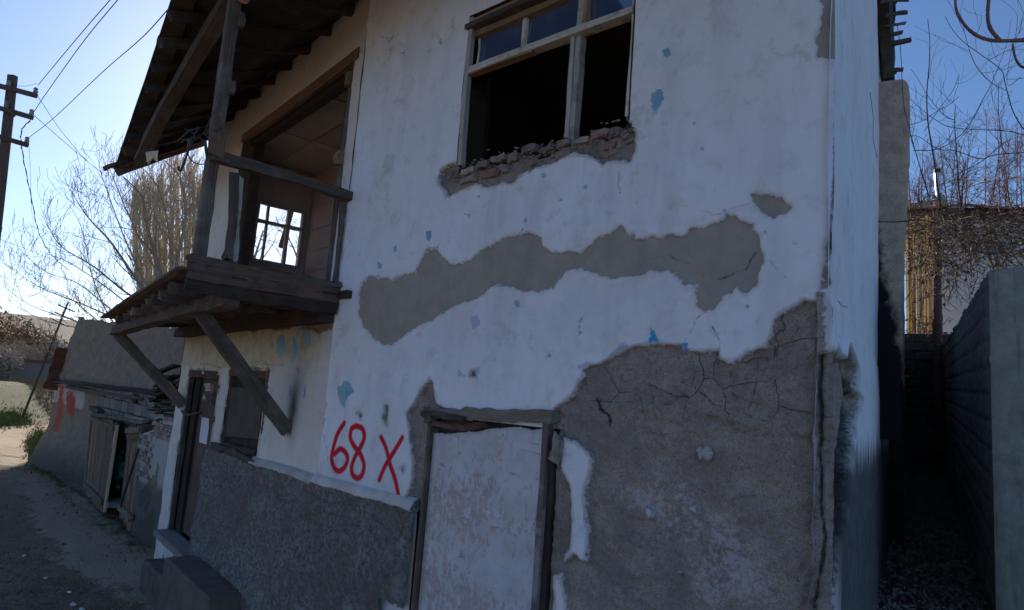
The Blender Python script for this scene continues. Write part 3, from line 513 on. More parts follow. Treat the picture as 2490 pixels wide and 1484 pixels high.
# the alley side, its plaster shell coming away from the core
SW_B = cR([(-60, 740), (165, 745), (150, 860), (165, 945), (180, 990), (200, 1040), (236, 1115), (265, 1065), (285, 1110), (322, 1160), (340, 1075), (350, 1068), (372, 1140), (395, 1190), (410, 1300), (392, 1380), (425, 1420), (415, 1484), (372, 1730), (320, 1960), (400, 2010), (445, 2060), (520, 2120), (1000, 2200), (1000, 6000), (-800, 6000), (-800, 740)])
class Sq:                                      # the alley wall seen almost edge-on: its fields are measured with the length shortened
    def px(s_, u, v): a, z = FS.px(u, v); return a*.25, z
def fn_side(X, Y):
    q = X*.25; j = fbm(q, Y, 7, 4, 21)*.012
    mud = fields(q, Y, Sq(), [[(2002, 737), (2004, 790), (2012, 858), (2024, 862), (2028, 850), (2034, 866), (2052, 876), (2058, 848), (2064, 850), (2075, 875), (2082, 900), (2078, 955), (2088, 972), (2080, 1000), (2066, 1070), (2056, 1150), (2046, 1230), (2036, 1330), (2026, 1484), (2022, 1700), (1985, 2600), (1900, 2600), (1950, 740)]], marg=.4)+j
    mud = np.maximum(mud, sstep(.03, -.02, X)*.1-.05-.5*(Y > 2.95))
    gap = field(q, Y, [Sq().px(*p) for p in ((2062, 850), (2070, 885), (2078, 930), (2079, 965), (2075, 1010), (2066, 1070), (2054, 1150), (2045, 1230), (2038, 1300))], False, .2)+.018+fbm(q, Y, 9, 2, 5)*.008
    strip = fields(q, Y, Sq(), [[(2004, 940), (2050, 890), (2052, 960), (2050, 1080), (2036, 1200), (2014, 1240), (2004, 1100)]], marg=.4)
    H = fbm(X, Y, 1.2, 3, 23)*.02
    mz = sstep(-.012, .02, mud); H = H-mz*.055+mz*fbm(X, Y, 9, 4, 6)*.018-sstep(-.006, .012, gap)*.07
    H = H+np.clip(1-np.abs(mud+.03)/.06, 0, 1)*.03*sstep(3.2, 2.6, Y)                   # shell bellies outward at the break
    o = dict(grey=np.full_like(X, -.1), red=np.full_like(X, -.1), lilac=np.full_like(X, -.1), blue=np.full_like(X, -.1), bluev=np.full_like(X, -.1), lime=-.1+1.1*sstep(-.02, .03, strip), mudc=np.ones_like(X)*.5, cream=np.full_like(X, -.3))
    o['mud'] = mud; o['crack'] = np.maximum(gap, fields(X, Y, FS, [cR([(250, 960), (268, 1000), (266, 1060)]), cR([(278, 730), (300, 765), (335, 780)])], False)+.004)
    o['soot_dark'] = .92*sstep(2.36, 2.05, Y-.14*fbm(X*3, Y*.5, 4, 3, 2))*sstep(.25, .5, X)
    return H, o, np.ones_like(X, bool)
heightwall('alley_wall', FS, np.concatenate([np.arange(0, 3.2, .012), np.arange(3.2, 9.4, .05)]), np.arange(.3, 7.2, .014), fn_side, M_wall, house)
# rough plinth and its white coping
def topz(x):                                   # height of the coping along the wall; positive left of the corner
    return 1.66-.02*np.clip(x, -1.2, 5)-.03*np.clip(-x, 0, 2)
def plinth(name, fr, A, sgn, keepf, out):
    def fn(X, Y):
        T = topz(X*sgn if sgn > 0 else (X+4.57)*-1)+fbm(X if fr is FR else -4.57-X, X*0, 6, 3, 2)*.02
        Xc = X if fr is FR else -4.57-X
        H = out+fbm(Xc, Y, 22, 4, 31)*.016+fbm(Xc, Y, 60, 2, 31)*.009+fbm(Xc, Y, 2, 3, 31)*.02+.03*sstep(1., .2, Y)
        H = H-.09*sstep(-.02, .02, Y-T)
        return H, {}, (Y < T+.02) & keepf(X, Y)
    heightwall(name, fr, A, np.arange(-.35, 1.72, .0115), fn, M_stucco, house)
plinth('plinth', FR, np.arange(-4.58, -3.37, .0115), -1, lambda X, Y: ~((X > -3.62+.1*fbm(Y, X, 5, 3, 4)) & (Y < 1.02+.05*fbm(X, Y, 9, 3, 5))), .045)
plinth('plinth', FL, np.arange(-.012, 2.9, .0115), 1, lambda X, Y: (Y > -.3), .045)
def coping(fr, a0, a1, f):
    m = MB(); n = max(2, int(abs(a1-a0)/.02)); vs = []; 
    for i in range(n+1):
        a = a0+(a1-a0)*i/n; t = f(a); q = rng.normal(0, .006, 8)
        j_ = .03*float(fbm(np.array(a), np.array(2.), 5, 4, 3)); vs += [fr.w(a, -.02, t-.03), fr.w(a, .052+q[1]*.4, t-.035+j_), fr.w(a, .06+q[3]*.3, t-.02+j_*.5), fr.w(a, .02+q[5]*.3, t+.03+j_*.3), fr.w(a, -.02, t+.045)]
    m.add(vs, [(i*5+k, i*5+k+1, i*5+k+6, i*5+k+5) for i in range(n) for k in range(4)]+[(0, 1, 2, 3, 4), tuple(range(n*5+4, n*5-1, -1))]); return m
M_cop = simple('cracked_white_coping', (.66, .65, .64), (.5, .47, .43), 6, .01, 30)
build(coping(FR, -4.575, -3.4, lambda a: float(topz(-(a+4.57)))), 'coping', M_cop, house, True)
build(coping(FL, .0, 1.42, lambda a: float(topz(a))), 'coping', M_cop, house, True)

# bricks and rubble of the broken sill
br = []
for i, (a, z, L, h, mt) in enumerate([(-3.36, 3.895, .1, .05, M_mortar), (-3.22, 3.9, .13, .055, M_brickw), (-3.07, 3.915, .14, .06, M_mortar), (-2.93, 3.935, .11, .055, M_brickw), (-3.0, 3.845, .17, .062, M_brick), (-2.8, 3.915, .1, .06, M_mortar), (-2.66, 3.935, .13, .06, M_mortar), (-2.52, 3.925, .1, .055, M_mortar), (-2.4, 3.93, .12, .06, M_mortar), (-2.27, 3.925, .13, .05, M_brickw), (-2.14, 3.925, .12, .06, M_brick), (-2.02, 3.92, .075, .07, M_mortar), (-1.955, 3.9, .06, .06, M_brickw), (-1.93, 3.99, .05, .06, M_mortar), (-2.06, 3.85, .07, .06, M_brick), (-3.2, 3.83, .15, .05, M_brickw), (-2.85, 3.845, .07, .045, M_mortar), (-1.98, 3.84, .06, .06, M_brickw)]):
    m = MB(); m.beam(FR.w(a-L/2, -.074+rng.uniform(-.01, .01), z), FR.w(a+L/2, -.055+rng.uniform(-.015, .01), z+rng.uniform(-.01, .01)), .11, h*.72, seg=3, jit=.004, ch=.05)
    build(m, 'brick', mt, house)
m = MB()
for i in range(620):
    a = rng.uniform(-3.4, -1.9); m.stone(FR.w(a, rng.uniform(-.1, .004), 3.915+rng.normal(0, .038)-.03*abs(math.sin(a*9))), rng.uniform(.004, .013), (1.6, 1, .6))
build(m, 'sill_rubble', M_mortar, house, kind='stuff')
# upper window
TZ = 4.645
win = bm1('box', FR.w(WIN[0]-.06, -.18, 4.46), X1*.012, Y1*.1, Z1*.56)
win.box(FR.w(WIN[1]+.0, -.14, 4.46), X1*.012, Y1*.13, Z1*.56); win.box(FR.w(-2.62, -.14, 5.07), X1*.7, Y1*.13, Z1*.012)
window = build(win, 'window', W_dark, house)  # reveal sides and head coloured dark to read as the unlit opening
def wbeam(a0, z0, a1, z1, wd, dp, n=-.075, mat=W_white, name='window_frame', seg=6, jit=.003):
    m = MB(); m.beam(FR.w(a0, n, z0), FR.w(a1, n, z1), wd, dp, up=Y1, seg=seg, jit=jit, ch=.15)
    return build(m, name, mat, window)
wbeam(-3.288, 3.95, -3.298, 5.05, .035, .045, n=-.022); wbeam(-1.955, 4.0, -1.96, 5.05, .03, .07, n=-.045); wbeam(-3.31, 4.93, -1.95, 4.95, .05, .09, mat=W_tan)
wbeam(-3.33, 4.975, -1.93, 4.99, .04, .08, n=-.02, mat=W_old); wbeam(-3.33, 5.01, -1.93, 5.02, .035, .06, n=-.03, mat=W_tan); wbeam(-3.31, TZ, -1.95, TZ-.01, .045, .08, n=-.04)
wbeam(-3.3, TZ-.03, -2.7, TZ-.035, .02, .05, n=-.03, mat=W_tan)
wbeam(-2.385, TZ-.02, -2.38, 3.965, .03, .025, n=-.03, name='mullion'); wbeam(-2.345, TZ-.02, -2.355, 3.94, .035, .06, n=-.06, name='mullion')
wbeam(-2.36, TZ+.02, -2.36, 5.0, .045, .07, name='mullion'); wbeam(-2.83, TZ+.02, -2.83, 5.0, .028, .04, name='mullion')
wbeam(-2.315, TZ+.03, -2.315, 5.0, .02, .05, n=-.05, mat=W_tan, name='mullion')
for a0, a1 in ((-3.27, -2.845), (-2.815, -2.385), (-2.33, -1.972)):
    m = MB(); m.box(FR.w((a0+a1)/2, -.08, TZ+.18), X1*(a1-a0)/2, Y1*.002, Z1*.17); build(m, 'pane', M_glass, window)
    m = MB()                                                         # crumbling putty round the pane
    for (p, q) in (((a0, TZ+.028), (a1, TZ+.028)), ((a0, TZ+.33), (a1, TZ+.33)), ((a0, TZ+.028), (a0, TZ+.33)), ((a1, TZ+.028), (a1, TZ+.33))):
        m.beam(FR.w(p[0], -.072, p[1]), FR.w(q[0], -.072, q[1]), .012, .01, up=Y1, seg=9, jit=.0025)
    build(m, 'putty', M_cop, window)
# dark rooms behind the walls
def room(name, fr, a0, a1, n0, n1, z0, z1, mat, ceil=None, skip=()):
    m = MB(); P = lambda a, n, z: fr.w(a, n, z)
    q = dict(back=[P(a0, n1, z0), P(a1, n1, z0), P(a1, n1, z1), P(a0, n1, z1)], l=[P(a0, n0, z0), P(a0, n1, z0), P(a0, n1, z1), P(a0, n0, z1)], r=[P(a1, n0, z0), P(a1, n1, z0), P(a1, n1, z1), P(a1, n0, z1)], f=[P(a0, n0, z0), P(a1, n0, z0), P(a1, n1, z0), P(a0, n1, z0)])
    for k, v in q.items():
        if k not in skip: m.add(v, [(0, 1, 2, 3)])
    m.add([P(a0, n0, z1), P(a1, n0, z1), P(a1, n1, z1), P(a0, n1, z1)], [(0, 1, 2, 3)])
    return build(m, name, mat, house)
room('upper_room', FR, -4.5, -1.62, -.04, -3.2, 3.1, 5.5, M_in)
# porch room: back wall with board seams, far end wall with a window to the sky, ceiling panels
PB, PE = -1.17, 3.8                            # depth of the back wall, place of the end wall
m = MB()
zs = [3.1, 3.32, 3.56, 3.84, 4.12, 4.42, 4.74, 5.3]
for i in range(len(zs)-1):
    m.add([FL.w(-.2, PB, zs[i]+.004), FL.w(PE+.1, PB, zs[i]+.004), FL.w(PE+.1, PB, zs[i+1]-.004), FL.w(-.2, PB, zs[i+1]-.004)], [(0, 1, 2, 3)])
m.add([FL.w(-.2, PB-.02, 3), FL.w(PE+.12, PB-.02, 3), FL.w(PE+.12, PB-.02, 5.4), FL.w(-.2, PB-.02, 5.4)], [(0, 1, 2, 3)])
build(m, 'porch_back_wall', M_pink, house)
wn = [across(FL, PE, *q) for q in ((612, 490), (740, 513), (605, 632), (729, 645))]; n0, n1 = -.47, -1.09; z0, z1 = 3.9, 4.69
m = MB()
def endq(a, b, c, d): m.box(FL.w(PE+.06, (a+b)/2, (c+d)/2), LD*.06, ON*abs(b-a)/2, Z1*abs(d-c)/2)
endq(-.05, n0, 3, 5.4); endq(n1, PB+.001, 3, 5.4); endq(n0, n1, 3, z0); endq(n0, n1, z1, 5.4)
build(m, 'porch_end_wall', M_pink, house)
pw = build(bm1('beam', FL.w(PE, n0+.01, z1-.01), FL.w(PE, n1, z1-.01), .05, .045), 'window', W_pg := wood('pale_grey_wood', (.5, .47, .43), (.38, .35, .32)), house)
def pb(na, za, nb, zb_, t=.035):
    mm = MB(); mm.beam(FL.w(PE, na, za), FL.w(PE, nb, zb_), t, .045, up=LD); build(mm, 'window_frame', W_pg, pw)
pb(n0, z0+.01, n1, z0+.01); pb(n0-.0, z0, n0, z1); pb(n1, z0, n1, z1, .05); zm = z0+.53; pb(n0, zm, n1, zm, .045)
pb(-.6, z0, -.6, z1, .03); pb(-.88, z0, -.88, z1, .045)
# leaning strut seen behind that window
m = MB(); a_, b_ = FL.w(PE+.35, -1.02, 4.95), FL.w(PE+.35, -1.12, 4.2); m.beam(hit(712, 500, FL.o+LD*(PE+.35), LD), hit(682, 602, FL.o+LD*(PE+.35), LD), .06, .06); build(m, 'strut', W_dark, house)
for i in range(3):
    for j in range(2):
        m = MB(); a0 = -.15+i*1.33; b0 = .0-j*.58-.02; m.box(FL.w(a0+.66, b0-.29, 5.22+rng.uniform(0, .012)), LD*.652, ON*.282, Z1*.008, .004); build(m, 'ceiling_panel', M_ceil, house)
m = MB(); m.box(FL.w(1.95, -.62, 5.27), LD*1.9, ON*.58, Z1*.02); build(m, 'ceiling', W_dark, house)
m = MB(); m.box(FL.w(1.9, -.6, 3.09), LD*2.1, ON*.62, Z1*.03); build(m, 'porch_floor', W_dark, house)
m = MB(); m.box(FL.w(.12, -.62, 4.2), LD*.05, ON*.56, Z1*1.2); build(m, 'porch_near_wall', M_pink, house)
m = MB(); m.box(V(-4.5, 3.07, 3.), V(.05, 0, 0), V(0, .03, 0), V(0, 0, 3.)); build(m, 'corner_core', M_in, house)
m = MB(); m.add([FL.w(3.86, -.02, 3.04), FL.w(4.62, -.02, 3.04), FL.w(4.62, -2, 3.04), FL.w(3.86, -2, 3.04)], [(0, 1, 2, 3)]); m.add([FL.w(3.1, -.1, 2.9), FL.w(4.7, -.1, 2.9), FL.w(4.7, -.1, 5.9), FL.w(3.1, -.1, 5.9)], [(0, 1, 2, 3)]); build(m, 'wall_core', M_in, house)
# trim boards of the recess
def lb(name, mat, a0, z0, a1, z1, wd, dp, n=-.02, parent=house, up=None, seg=8, jit=.005):
    mm = MB(); mm.beam(FL.w(a0, n, z0), FL.w(a1, n, z1), wd, dp, up=ON if up is None else up, seg=seg, jit=jit, ch=.12); return build(mm, name, mat, parent)
lb('lintel_board', W_tan2 := wood('dull_tan_wood', (.2, .125, .085), (.15, .09, .062), (.11, .075, .055)), .1, 5.2, 3.18, 5.24, .1, .05, -.005); lb('lintel_board', W_dark, .2, 5.13, 3.1, 5.17, .08, .1, -.1)
lb('jamb_board', W_tan2, 3.1, 3.12, 3.1, 5.2, .07, .16, -.06); lb('jamb_board', W_dark, 3.02, 3.12, 3.02, 5.15, .09, .1, -.14)
lb('jamb_board', W_old, .2, 3.12, .2, 5.18, .05, .12, -.05); lb('hinge_block', W_tan, .2, 4.22, .2, 4.33, .08, .07, .02); lb('hinge_block', W_tan, .22, 4.93, .22, 5.05, .06, .05, .02)
# ------------------------------------------------------------------ porch deck, beams, braces and posts
porch = thing('hanging_porch', tuple(FL.w(2.3, .5, 2.9)), 'sagging dark timber porch deck hanging from the wall above the brown door', 'balcony')
def pt(name, mat, p0, p1, wd, ht, up=Z1, seg=8, jit=.007, parent=porch, **k):
    mm = MB(); mm.beam(p0, p1, wd, ht, up, seg, jit, **k); return build(mm, name, mat, parent)
pt('main_beam', W_old, FL.w(-.02, .8, 2.95), FL.w(4.66, .8, 2.84), .115, .12, seg=14)
pt('wall_beam', W_dark, FL.w(0, .07, 2.93), FL.w(4.7, .07, 2.9), .12, .12, seg=10)
pt('brace', W_old, FL.w(.75, .8, 2.87), FL.w(.68, .01, 1.96), .11, .11, LD, 10); pt('brace', W_old, FL.w(4.55, .8, 2.8), FL.w(4.26, .0, 1.98), .12, .11, LD, 8)
for i, a in enumerate(np.arange(.12, 4.7, .42)):
    pt('joist', W_dark if i > 9 else W_old, FL.w(a, .02, 3.02), FL.w(a+rng.uniform(-.02, .02), 1.1-.055*a+rng.uniform(-.02, .04), 3.02-.02*a), .085, .09, seg=5)
for i in range(7):
    b = .1+i*.165; pt('deck_board', W_dark if i < 5 else W_old, FL.w(-.05, b, 3.095), FL.w(4.8+rng.uniform(-.12, .03), b*.78, 3.0), .16-.004*i, .022, seg=10, jit=.005)
pt('deck_board', W_old, FL.w(-.05, 1.17, 3.1), FL.w(4.85, .93, 3.0), .06, .022, seg=12, jit=.006)
# end boards facing the viewer
pt('skirting_board', W_skirt, FL.w(-.02, 1.12, 3.1), FL.w(-.02, .0, 3.08), .04, .13, seg=8); pt('skirting_board', W_old, FL.w(-.045, 1.13, 3.18), FL.w(-.045, -.0, 3.165), .05, .05, seg=12, jit=.01)
pt('skirting_board', W_dark, FL.w(-.03, 1.14, 2.995), FL.w(-.03, 0.02, 2.985), .05, .085, seg=8)
pt('post', W_old, FL.w(-.01, 1.06, 3.1), FL.w(.02, 1.06, 5.25), .088, .09, LD, 14); pt('handrail', W_old, FL.w(-.04, 1.08, 3.93), FL.w(-.02, -.03, 3.9), .07, .078, seg=12)
_a1, _a2 = across(FL, -.03, 551, 632), across(FL, -.03, 569, 425); pt('rail_post', W_old, FL.w(-.03, *_a1), FL.w(-.03, *_a2), .065, .05, ON, 8); pt('rail_post', W_old, FL.w(.03, .02, 3.17), FL.w(.03, .03, 3.9), .04, .035, ON, 8)
_a1, _a2 = across(FL, .03, 573, 634), across(FL, .03, 588, 430); pt('rail_post', W_white, FL.w(.03, *_a1), FL.w(.03, *_a2), .025, .03, ON, 6)
pt('post_cleat', W_tan2, FL.w(-.07, 1.06, 3.93), FL.w(-.07, 1.06, 4.13), .1, .02, LD, 4); pt('post_cleat', W_old, FL.w(-.07, 1.02, 4.93), FL.w(-.07, 1.02, 5.03), .05, .03, LD, 3)
pt('post_cleat', W_old, FL.w(-.07, 1.02, 4.42), FL.w(-.07, 1.02, 4.5), .05, .03, LD, 3)
# ------------------------------------------------------------------ roof
def eave(s): t = (s-.64)/(5.19-.64); return s, 1.37+(1.0-1.37)*t, 5.3+(5.03-5.3)*t
def roofp(s, f, up=0.):                        # f 0 at the wall, 1 at the eave
    a, n, z = eave(s); return FL.w(s*f+(s*.97+.05)*(1-f), n*f, 5.74*(1-f)+z*f+up)
roof = MB()
roof_o = bm1('beam', FL.w(0.0, 1.05, 5.27), FL.w(4.25, .9, 4.93), .12, .13, seg=10, jit=.008)
plate = build(roof_o, 'wall_plate', W_old, house)
rf = thing_roof = build(bm1('beam', roofp(5.25, .0, -.03), roofp(5.25, 1.0, -.03), .05, .12, seg=6, jit=.006), 'roof', W_old, house)
for s in np.arange(-1.2, 5.3, .5):
    build(bm1('beam', roofp(s, -.1, -.06), roofp(s, .99, -.06), .07, .08, seg=5, jit=.006), 'rafter', W_dark, rf)
for i in range(9):
    f0 = -.05+i*.118; build(bm1('beam', roofp(-1.9, f0+.05, .01), roofp(5.3+rng.uniform(-.04, .05), f0+.05, .01), .15, .02, up=nrm(roofp(2, 0)-roofp(2, 1)), seg=10, jit=.003) if 0 else bm1('beam', roofp(-1.9, f0+.05, .01), roofp(5.3+rng.uniform(-.04, .05), f0+.05, .01), .165, .02, seg=10, jit=.003), 'soffit_board', W_dark, rf)
m = MB()                                        # boarding and felt above, then the main slopes
R_ = [roofp(-1.9, 1.0, .03), roofp(5.28, 1.0, .03), roofp(5.28, -.1, .03), roofp(-1.9, -.1, .03)]
m.add(R_+[p+V(0, 0, .03) for p in R_], [(0, 1, 2, 3), (7, 6, 5, 4), (0, 4, 5, 1), (2, 6, 7, 3), (1, 5, 6, 2), (0, 3, 7, 4)])
rid = [V(-.2, 6.6, 8.0), V(-10.3, 7.6, 7.9)]; fr_ = [V(-.35, 1.55, 5.36), V(-6., 1.75, 5.42), FL.w(5.28, 0, 5.75), FL.w(5.28, -5, 5.7), V(-1.75, 10.8, 5.7), V(-.6, 2.9, 5.78)]
m.add([V(-.45, 1.5, 5.33), V(-2.6, 1.5, 5.33), V(-2.65, 2.95, 5.75), V(-.5, 2.95, 5.75)], [(0, 1, 2, 3)])
m.add([V(-.9, 2.9, 5.78), roofp(5.28, .0, .06), rid[1], V(-1.66, 6.6, 7.6)], [(0, 1, 2, 3)])
m.add([V(-2.25, 9.6, 5.9), V(-10.3, 10.8, 5.7), rid[1], V(-1.66, 6.6, 7.6)], [(3, 2, 1, 0)])
m.add([FL.w(4.62, -2, 5.9), FL.w(4.62, -6.5, 5.9), rid[1], FL.w(4.6, -2, -.3), FL.w(4.6, -6.5, -.3), FL.w(4.62, 0, 3.0), FL.w(4.62, -2, 3.), FL.w(4.62, 0, -.3)], [(0, 1, 2), (0, 1, 4, 3), (5, 6, 3, 7)])
m.add([V(-1.9, 9.5, .2), FL.w(4.6, -6.5, -.3), FL.w(4.6, -6.5, 5.9), V(-1.9, 9.5, 5.95)], [(0, 1, 2, 3)])
build(m, 'roof_deck', W_dark, rf)
for i in range(34):                            # tile ends along the eave
    s = 5.2-i*.205; p = roofp(s, .985, .075); q = roofp(s, .62, .075); d = nrm(p-q); ax = nrm(roofp(s+.1, 1)-roofp(s-.1, 1)); nn = np.cross(d, ax); nn *= np.sign(nn[2])
    mm = MB(); pr = [(-.105, -.02), (-.08, -.01), (-.03, 0), (.03, 0), (.075, -.01), (.1, -.02), (.1, 0), (.075, .008), (.03, .016), (-.03, .016), (-.08, .008), (-.105, .0)]
    e0 = p+d*rng.uniform(-.01, .02); tl = rng.uniform(-.02, .02)
    vs = [b+ax*x+nn*(y+tl*x) for b in (e0, q) for x, y in pr]; K = 12
    mm.add(vs, [(i2, (i2+1) % K, (i2+1) % K+K, i2+K) for i2 in range(K)]+[(0, 1, 10, 11), (1, 2, 9, 10), (2, 3, 8, 9), (3, 4, 7, 8), (4, 5, 6, 7)]); build(mm, 'roof_tile', M_tile, rf)
for i in range(5):
    q = roofp(5.22, .95-i*.22, .07); build(bm1('beam', q, q+(roofp(5.22, 1)-roofp(5.22, 0))*.2, .12, .035, seg=3, jit=.006), 'roof_tile', M_tile, rf)
m = MB(); m.box(FS.w(12.6, -.6, 2.6), SD*3.3, SN*.55, Z1*2.6); m.box(FS.w(8, -2.5, 2.8), SD*1.0, SN*2., Z1*2.8); build(m, 'alley_wall_shade_block', M_concd, house)  # carries the alley wall on; its unseen bulk added to shade the concrete wall
# rear roof ends sticking out above the alley
for i, ((x0, y0), (x1, y1), t) in enumerate((((600, 8), (790, -8), 28), ((640, 108), (775, 90), 20), ((622, 186), (762, 168), 18), ((622, 250), (745, 234), 18), ((630, 325), (808, 290), 26), ((610, 375), (675, 362), 40), ((620, 540), (685, 500), 60), ((640, 520), (745, 505), 24), ((560, 60), (695, 40), 90), ((600, 140), (690, 130), 70))):
    s = 4.0+i*.12; A, B = across(FS, s, 1945.3+x0*.3358, y0*.3358), across(FS, s, 1945.3+x1*.3358, y1*.3358)
    build(bm1('beam', FS.w(s, A[0]-.02, A[1]), FS.w(s, B[0], B[1]), t*.3358/F*7.2, t*.3358/F*7.2, seg=3, jit=.004), 'purlin', W_old if i < 8 else W_dark, rf)
A = across(FS, 4.6, 2140, -30); B = across(FS, 4.6, 2160, 190)
m = MB(); m.beam(FS.w(3.9, .05, 7.0), FS.w(4.9, .07, A[1]*.5+B[1]*.5-.3), .12, .5, seg=5); m.beam(hit(2137, -20, FS.o+SD*4.4, SD), hit(2163, 195, FS.o+SD*4.4, SD), .12, .1, seg=6); build(m, 'verge_board', W_dark, rf)
# flue against the alley wall
s = 4.35; L0, L1 = across(FS, s, 2141, 200), across(FS, s, 2211, 195); K0, K1 = across(FS, s, 2120, 1068), across(FS, s, 2192, 1072)
m = MB(); n_ = 60; ring = 12; vs = []; soot_dark = []
for i in range(n_+1):
    t = i/n_; z = L0[1]*(1-t)+K1[1]*t; a0 = -.05; a1 = L1[0]*(1-t)+K1[0]*t+.012*math.sin(t*9); rr = .05
    if t < .03: a1 -= .03*(1-t/.03)
    for (x, y) in ((a0, 0), ((a0+a1)/2, -.0), (a1-rr, 0), (a1-.015, .015), (a1, rr), (a1, .2), (a1, .4), (a1-rr, .45), (a0, .45)):
        jj = rng.normal(0, .0035, 2); vs.append(FS.w(s+y+jj[1], x+jj[0], z+rng.normal(0, .006)*(t < .02))); soot_dark.append(sstep(.42, .85, t+.42*(1-(x-a0)/(a1-a0+.001))-.16))
q = 9; fs = [(i*q+k, i*q+k+1, (i+1)*q+k+1, (i+1)*q+k) for i in range(n_) for k in range(q-1)]+[tuple(range(q)), tuple(range(n_*q+q-1, n_*q-1, -1))]
mesh_obj('flue', vs, fs, M_flue, house, smooth=False, attrs={'soot_dark': np.array(soot_dark)})

# ------------------------------------------------------------------ doors and the boarded window
door = build(bm1('box', FR.w(-2.85, -.16, 1.0), X1*.56, Y1*.004, Z1*1.3), 'door_recess', M_in, house)
P = [FR.px(u, v, .0) for u, v in ((1057, 1052), (1100, 1056), (1130, 1051), (1165, 1050), (1200, 1043), (1265, 1038), (1300, 1046), (1325, 1043))]
a0 = P[0][0]; a1 = P[-1][0]; NA, NZ = 90, 190
def dtop(a): return np.interp(a, [p[0] for p in P], [p[1] for p in P])
A = np.linspace(a0, a1, NA); vs = []; we = []; ed = []
for a in A:
    zt_ = dtop(a)+rng.normal(0, .002)
    for z in np.linspace(-.25, 1, NZ):
        z_ = -.25+(zt_+.25)*(z+.25)/1.25; vs.append(FR.w(a, .012+.006*math.sin(a*3+z_*1.3), z_)); we.append(-.045+.07*math.exp(-((z_-1.72)/.22)**2-((a+2.95)/.35)**2)+.06*math.exp(-((z_-2.0)/.2)**2-((a+2.72)/.08)**2)+.12*sstep(1.55, 1.2, z_)*sstep(-2.5, -2.9, a)); ed.append(max(sstep(.05, 0, a-a0), .6*sstep(.04, 0, zt_-z_)))
i = np.arange(NA*NZ).reshape(NA, NZ); fs = np.stack([i[:-1, :-1], i[1:, :-1], i[1:, 1:], i[:-1, 1:]], -1).reshape(-1, 4)
dr = mesh_obj('door', vs, fs, M_door, house, smooth=True, attrs=dict(wear=np.array(we), edge=np.array(ed)))
def rb(name, mat, p, q, wd, dp, n=0., seg=10, jit=.004, parent=house, **k):
    mm = MB(); mm.beam(FR.w(p[0], n, p[1]), FR.w(q[0], n, q[1]), wd, dp, up=Y1, seg=seg, jit=jit, **k); return build(mm, name, mat, parent)
rb('door_frame', W_old, (a0-.02, 2.2), (a0-.025, -.3), .028, .08, -.01, parent=dr); rb('door_frame', wood('mauve_flaking_wood', (.2, .15, .14), (.13, .1, .09), (.4, .38, .37)), (a1+.022, 2.27), (a1+.022, -.3), .04, .06, .0, parent=dr)
rb('door_frame', W_dark, (a1+.06, 2.2), (a1+.06, -.3), .03, .05, -.02, parent=dr)
rb('door_lintel', wood('flaking_lintel_wood', (.26, .24, .19), (.17, .14, .12), (.25, .14, .12)), (a0-.05, 2.245), (a1+.06, 2.295), .065, .08, -.005, 18, .011, parent=dr, ch=.05)
rb('door_lintel', W_red, (a0, 2.19), (a0+.45, 2.215), .03, .03, .02, 8, .008, parent=dr); rb('door_lintel', W_old, (a0-.07, 2.245), (a0+.3, 2.235), .03, .04, .05, 8, .008, parent=dr)
rb('plaster_flake', M_conc, FR.px(1362, 1060), FR.px(1352, 1120), .06, .02, .02, 5, .01)
m = MB(); pc = FR.px(1710, 1104); 
for k_ in range(7): m.stone(FR.w(pc[0]+rng.normal(0, .012), -.01, pc[1]+rng.normal(0, .012)), .024)
build(m, 'plaster_dab', M_cop, house)
m = MB(); pk = [FR.px(*q) for q in ((1048, 1030), (1046, 990), (1065, 1018), (1062, 1028))]; m.prism(pk, FR, .0, .06); build(m, 'splinter', W_old, house)
# brown door with chalked number
fz0, fz1 = D2[2], D2[3]
A = np.linspace(2.84, 3.9, 110); Zs = np.linspace(.5, 2.36, 200); X, Y = np.meshgrid(A, Zs, indexing='ij')
CH = [c6(spl([(270, 700), (282, 688), (284, 720), (285, 750)])), c6(spl([(307, 690), (295, 688), (291, 703), (302, 717), (306, 735), (298, 747), (290, 735), (300, 715), (308, 700), (303, 690)])), c6(spl([(312, 690), (323, 685), (322, 705), (313, 713), (324, 722), (321, 742), (308, 747)])),
      c6([(258, 835), (268, 785), (280, 833)]), c6([(262, 815), (277, 813)])]
DN = -.1
def fD(X, Y): 
    o = np.full(X.shape, -.1)
    for p in CH: o = np.maximum(o, field(X, Y, [FL.px(u, v, DN) for u, v in p], False))
    return o+.009
pts = FL.o+X[..., None]*FL.a+FL.n*DN+Y[..., None]*Z1; i = np.arange(X.size).reshape(X.shape); fs = np.stack([i[:-1, :-1], i[1:, :-1], i[1:, 1:], i[:-1, 1:]], -1).reshape(-1, 4)
d2 = mesh_obj('door', pts.reshape(-1, 3), fs, M_door2, house, attrs={'chalk': fD(X, Y)}); d2['label'] = 'narrow brown door with the chalked number 183 A'
def L2(name, mat, p, q, wd, dp, n=0., seg=8, jit=.004, parent=d2, up=ON):
    mm = MB(); mm.beam(FL.w(p[0], n, p[1]), FL.w(q[0], n, q[1]), wd, dp, up=up, seg=seg, jit=jit); return build(mm, name, mat, parent)
L2('door_frame', W_red, (2.85, .42), (2.85, 2.4), .05, .03, -.04); L2('door_frame', W_old, (4.15, .3), (4.15, 2.4), .09, .05, -.03); L2('door_frame', W_red, (2.82, 2.38), (4.2, 2.385), .08, .05, -.025)
L2('door_frame', W_dark, (3.98, .45), (3.98, 2.34), .22, .03, -.085); L2('threshold', wood('grey_threshold', (.25, .22, .21), (.16, .14, .13)), (2.85, .44), (4.2, .44), .07, .22, .03)
L2('hinge', W_tan, (2.9, 2.2), (2.9, 2.28), .05, .03, .05)
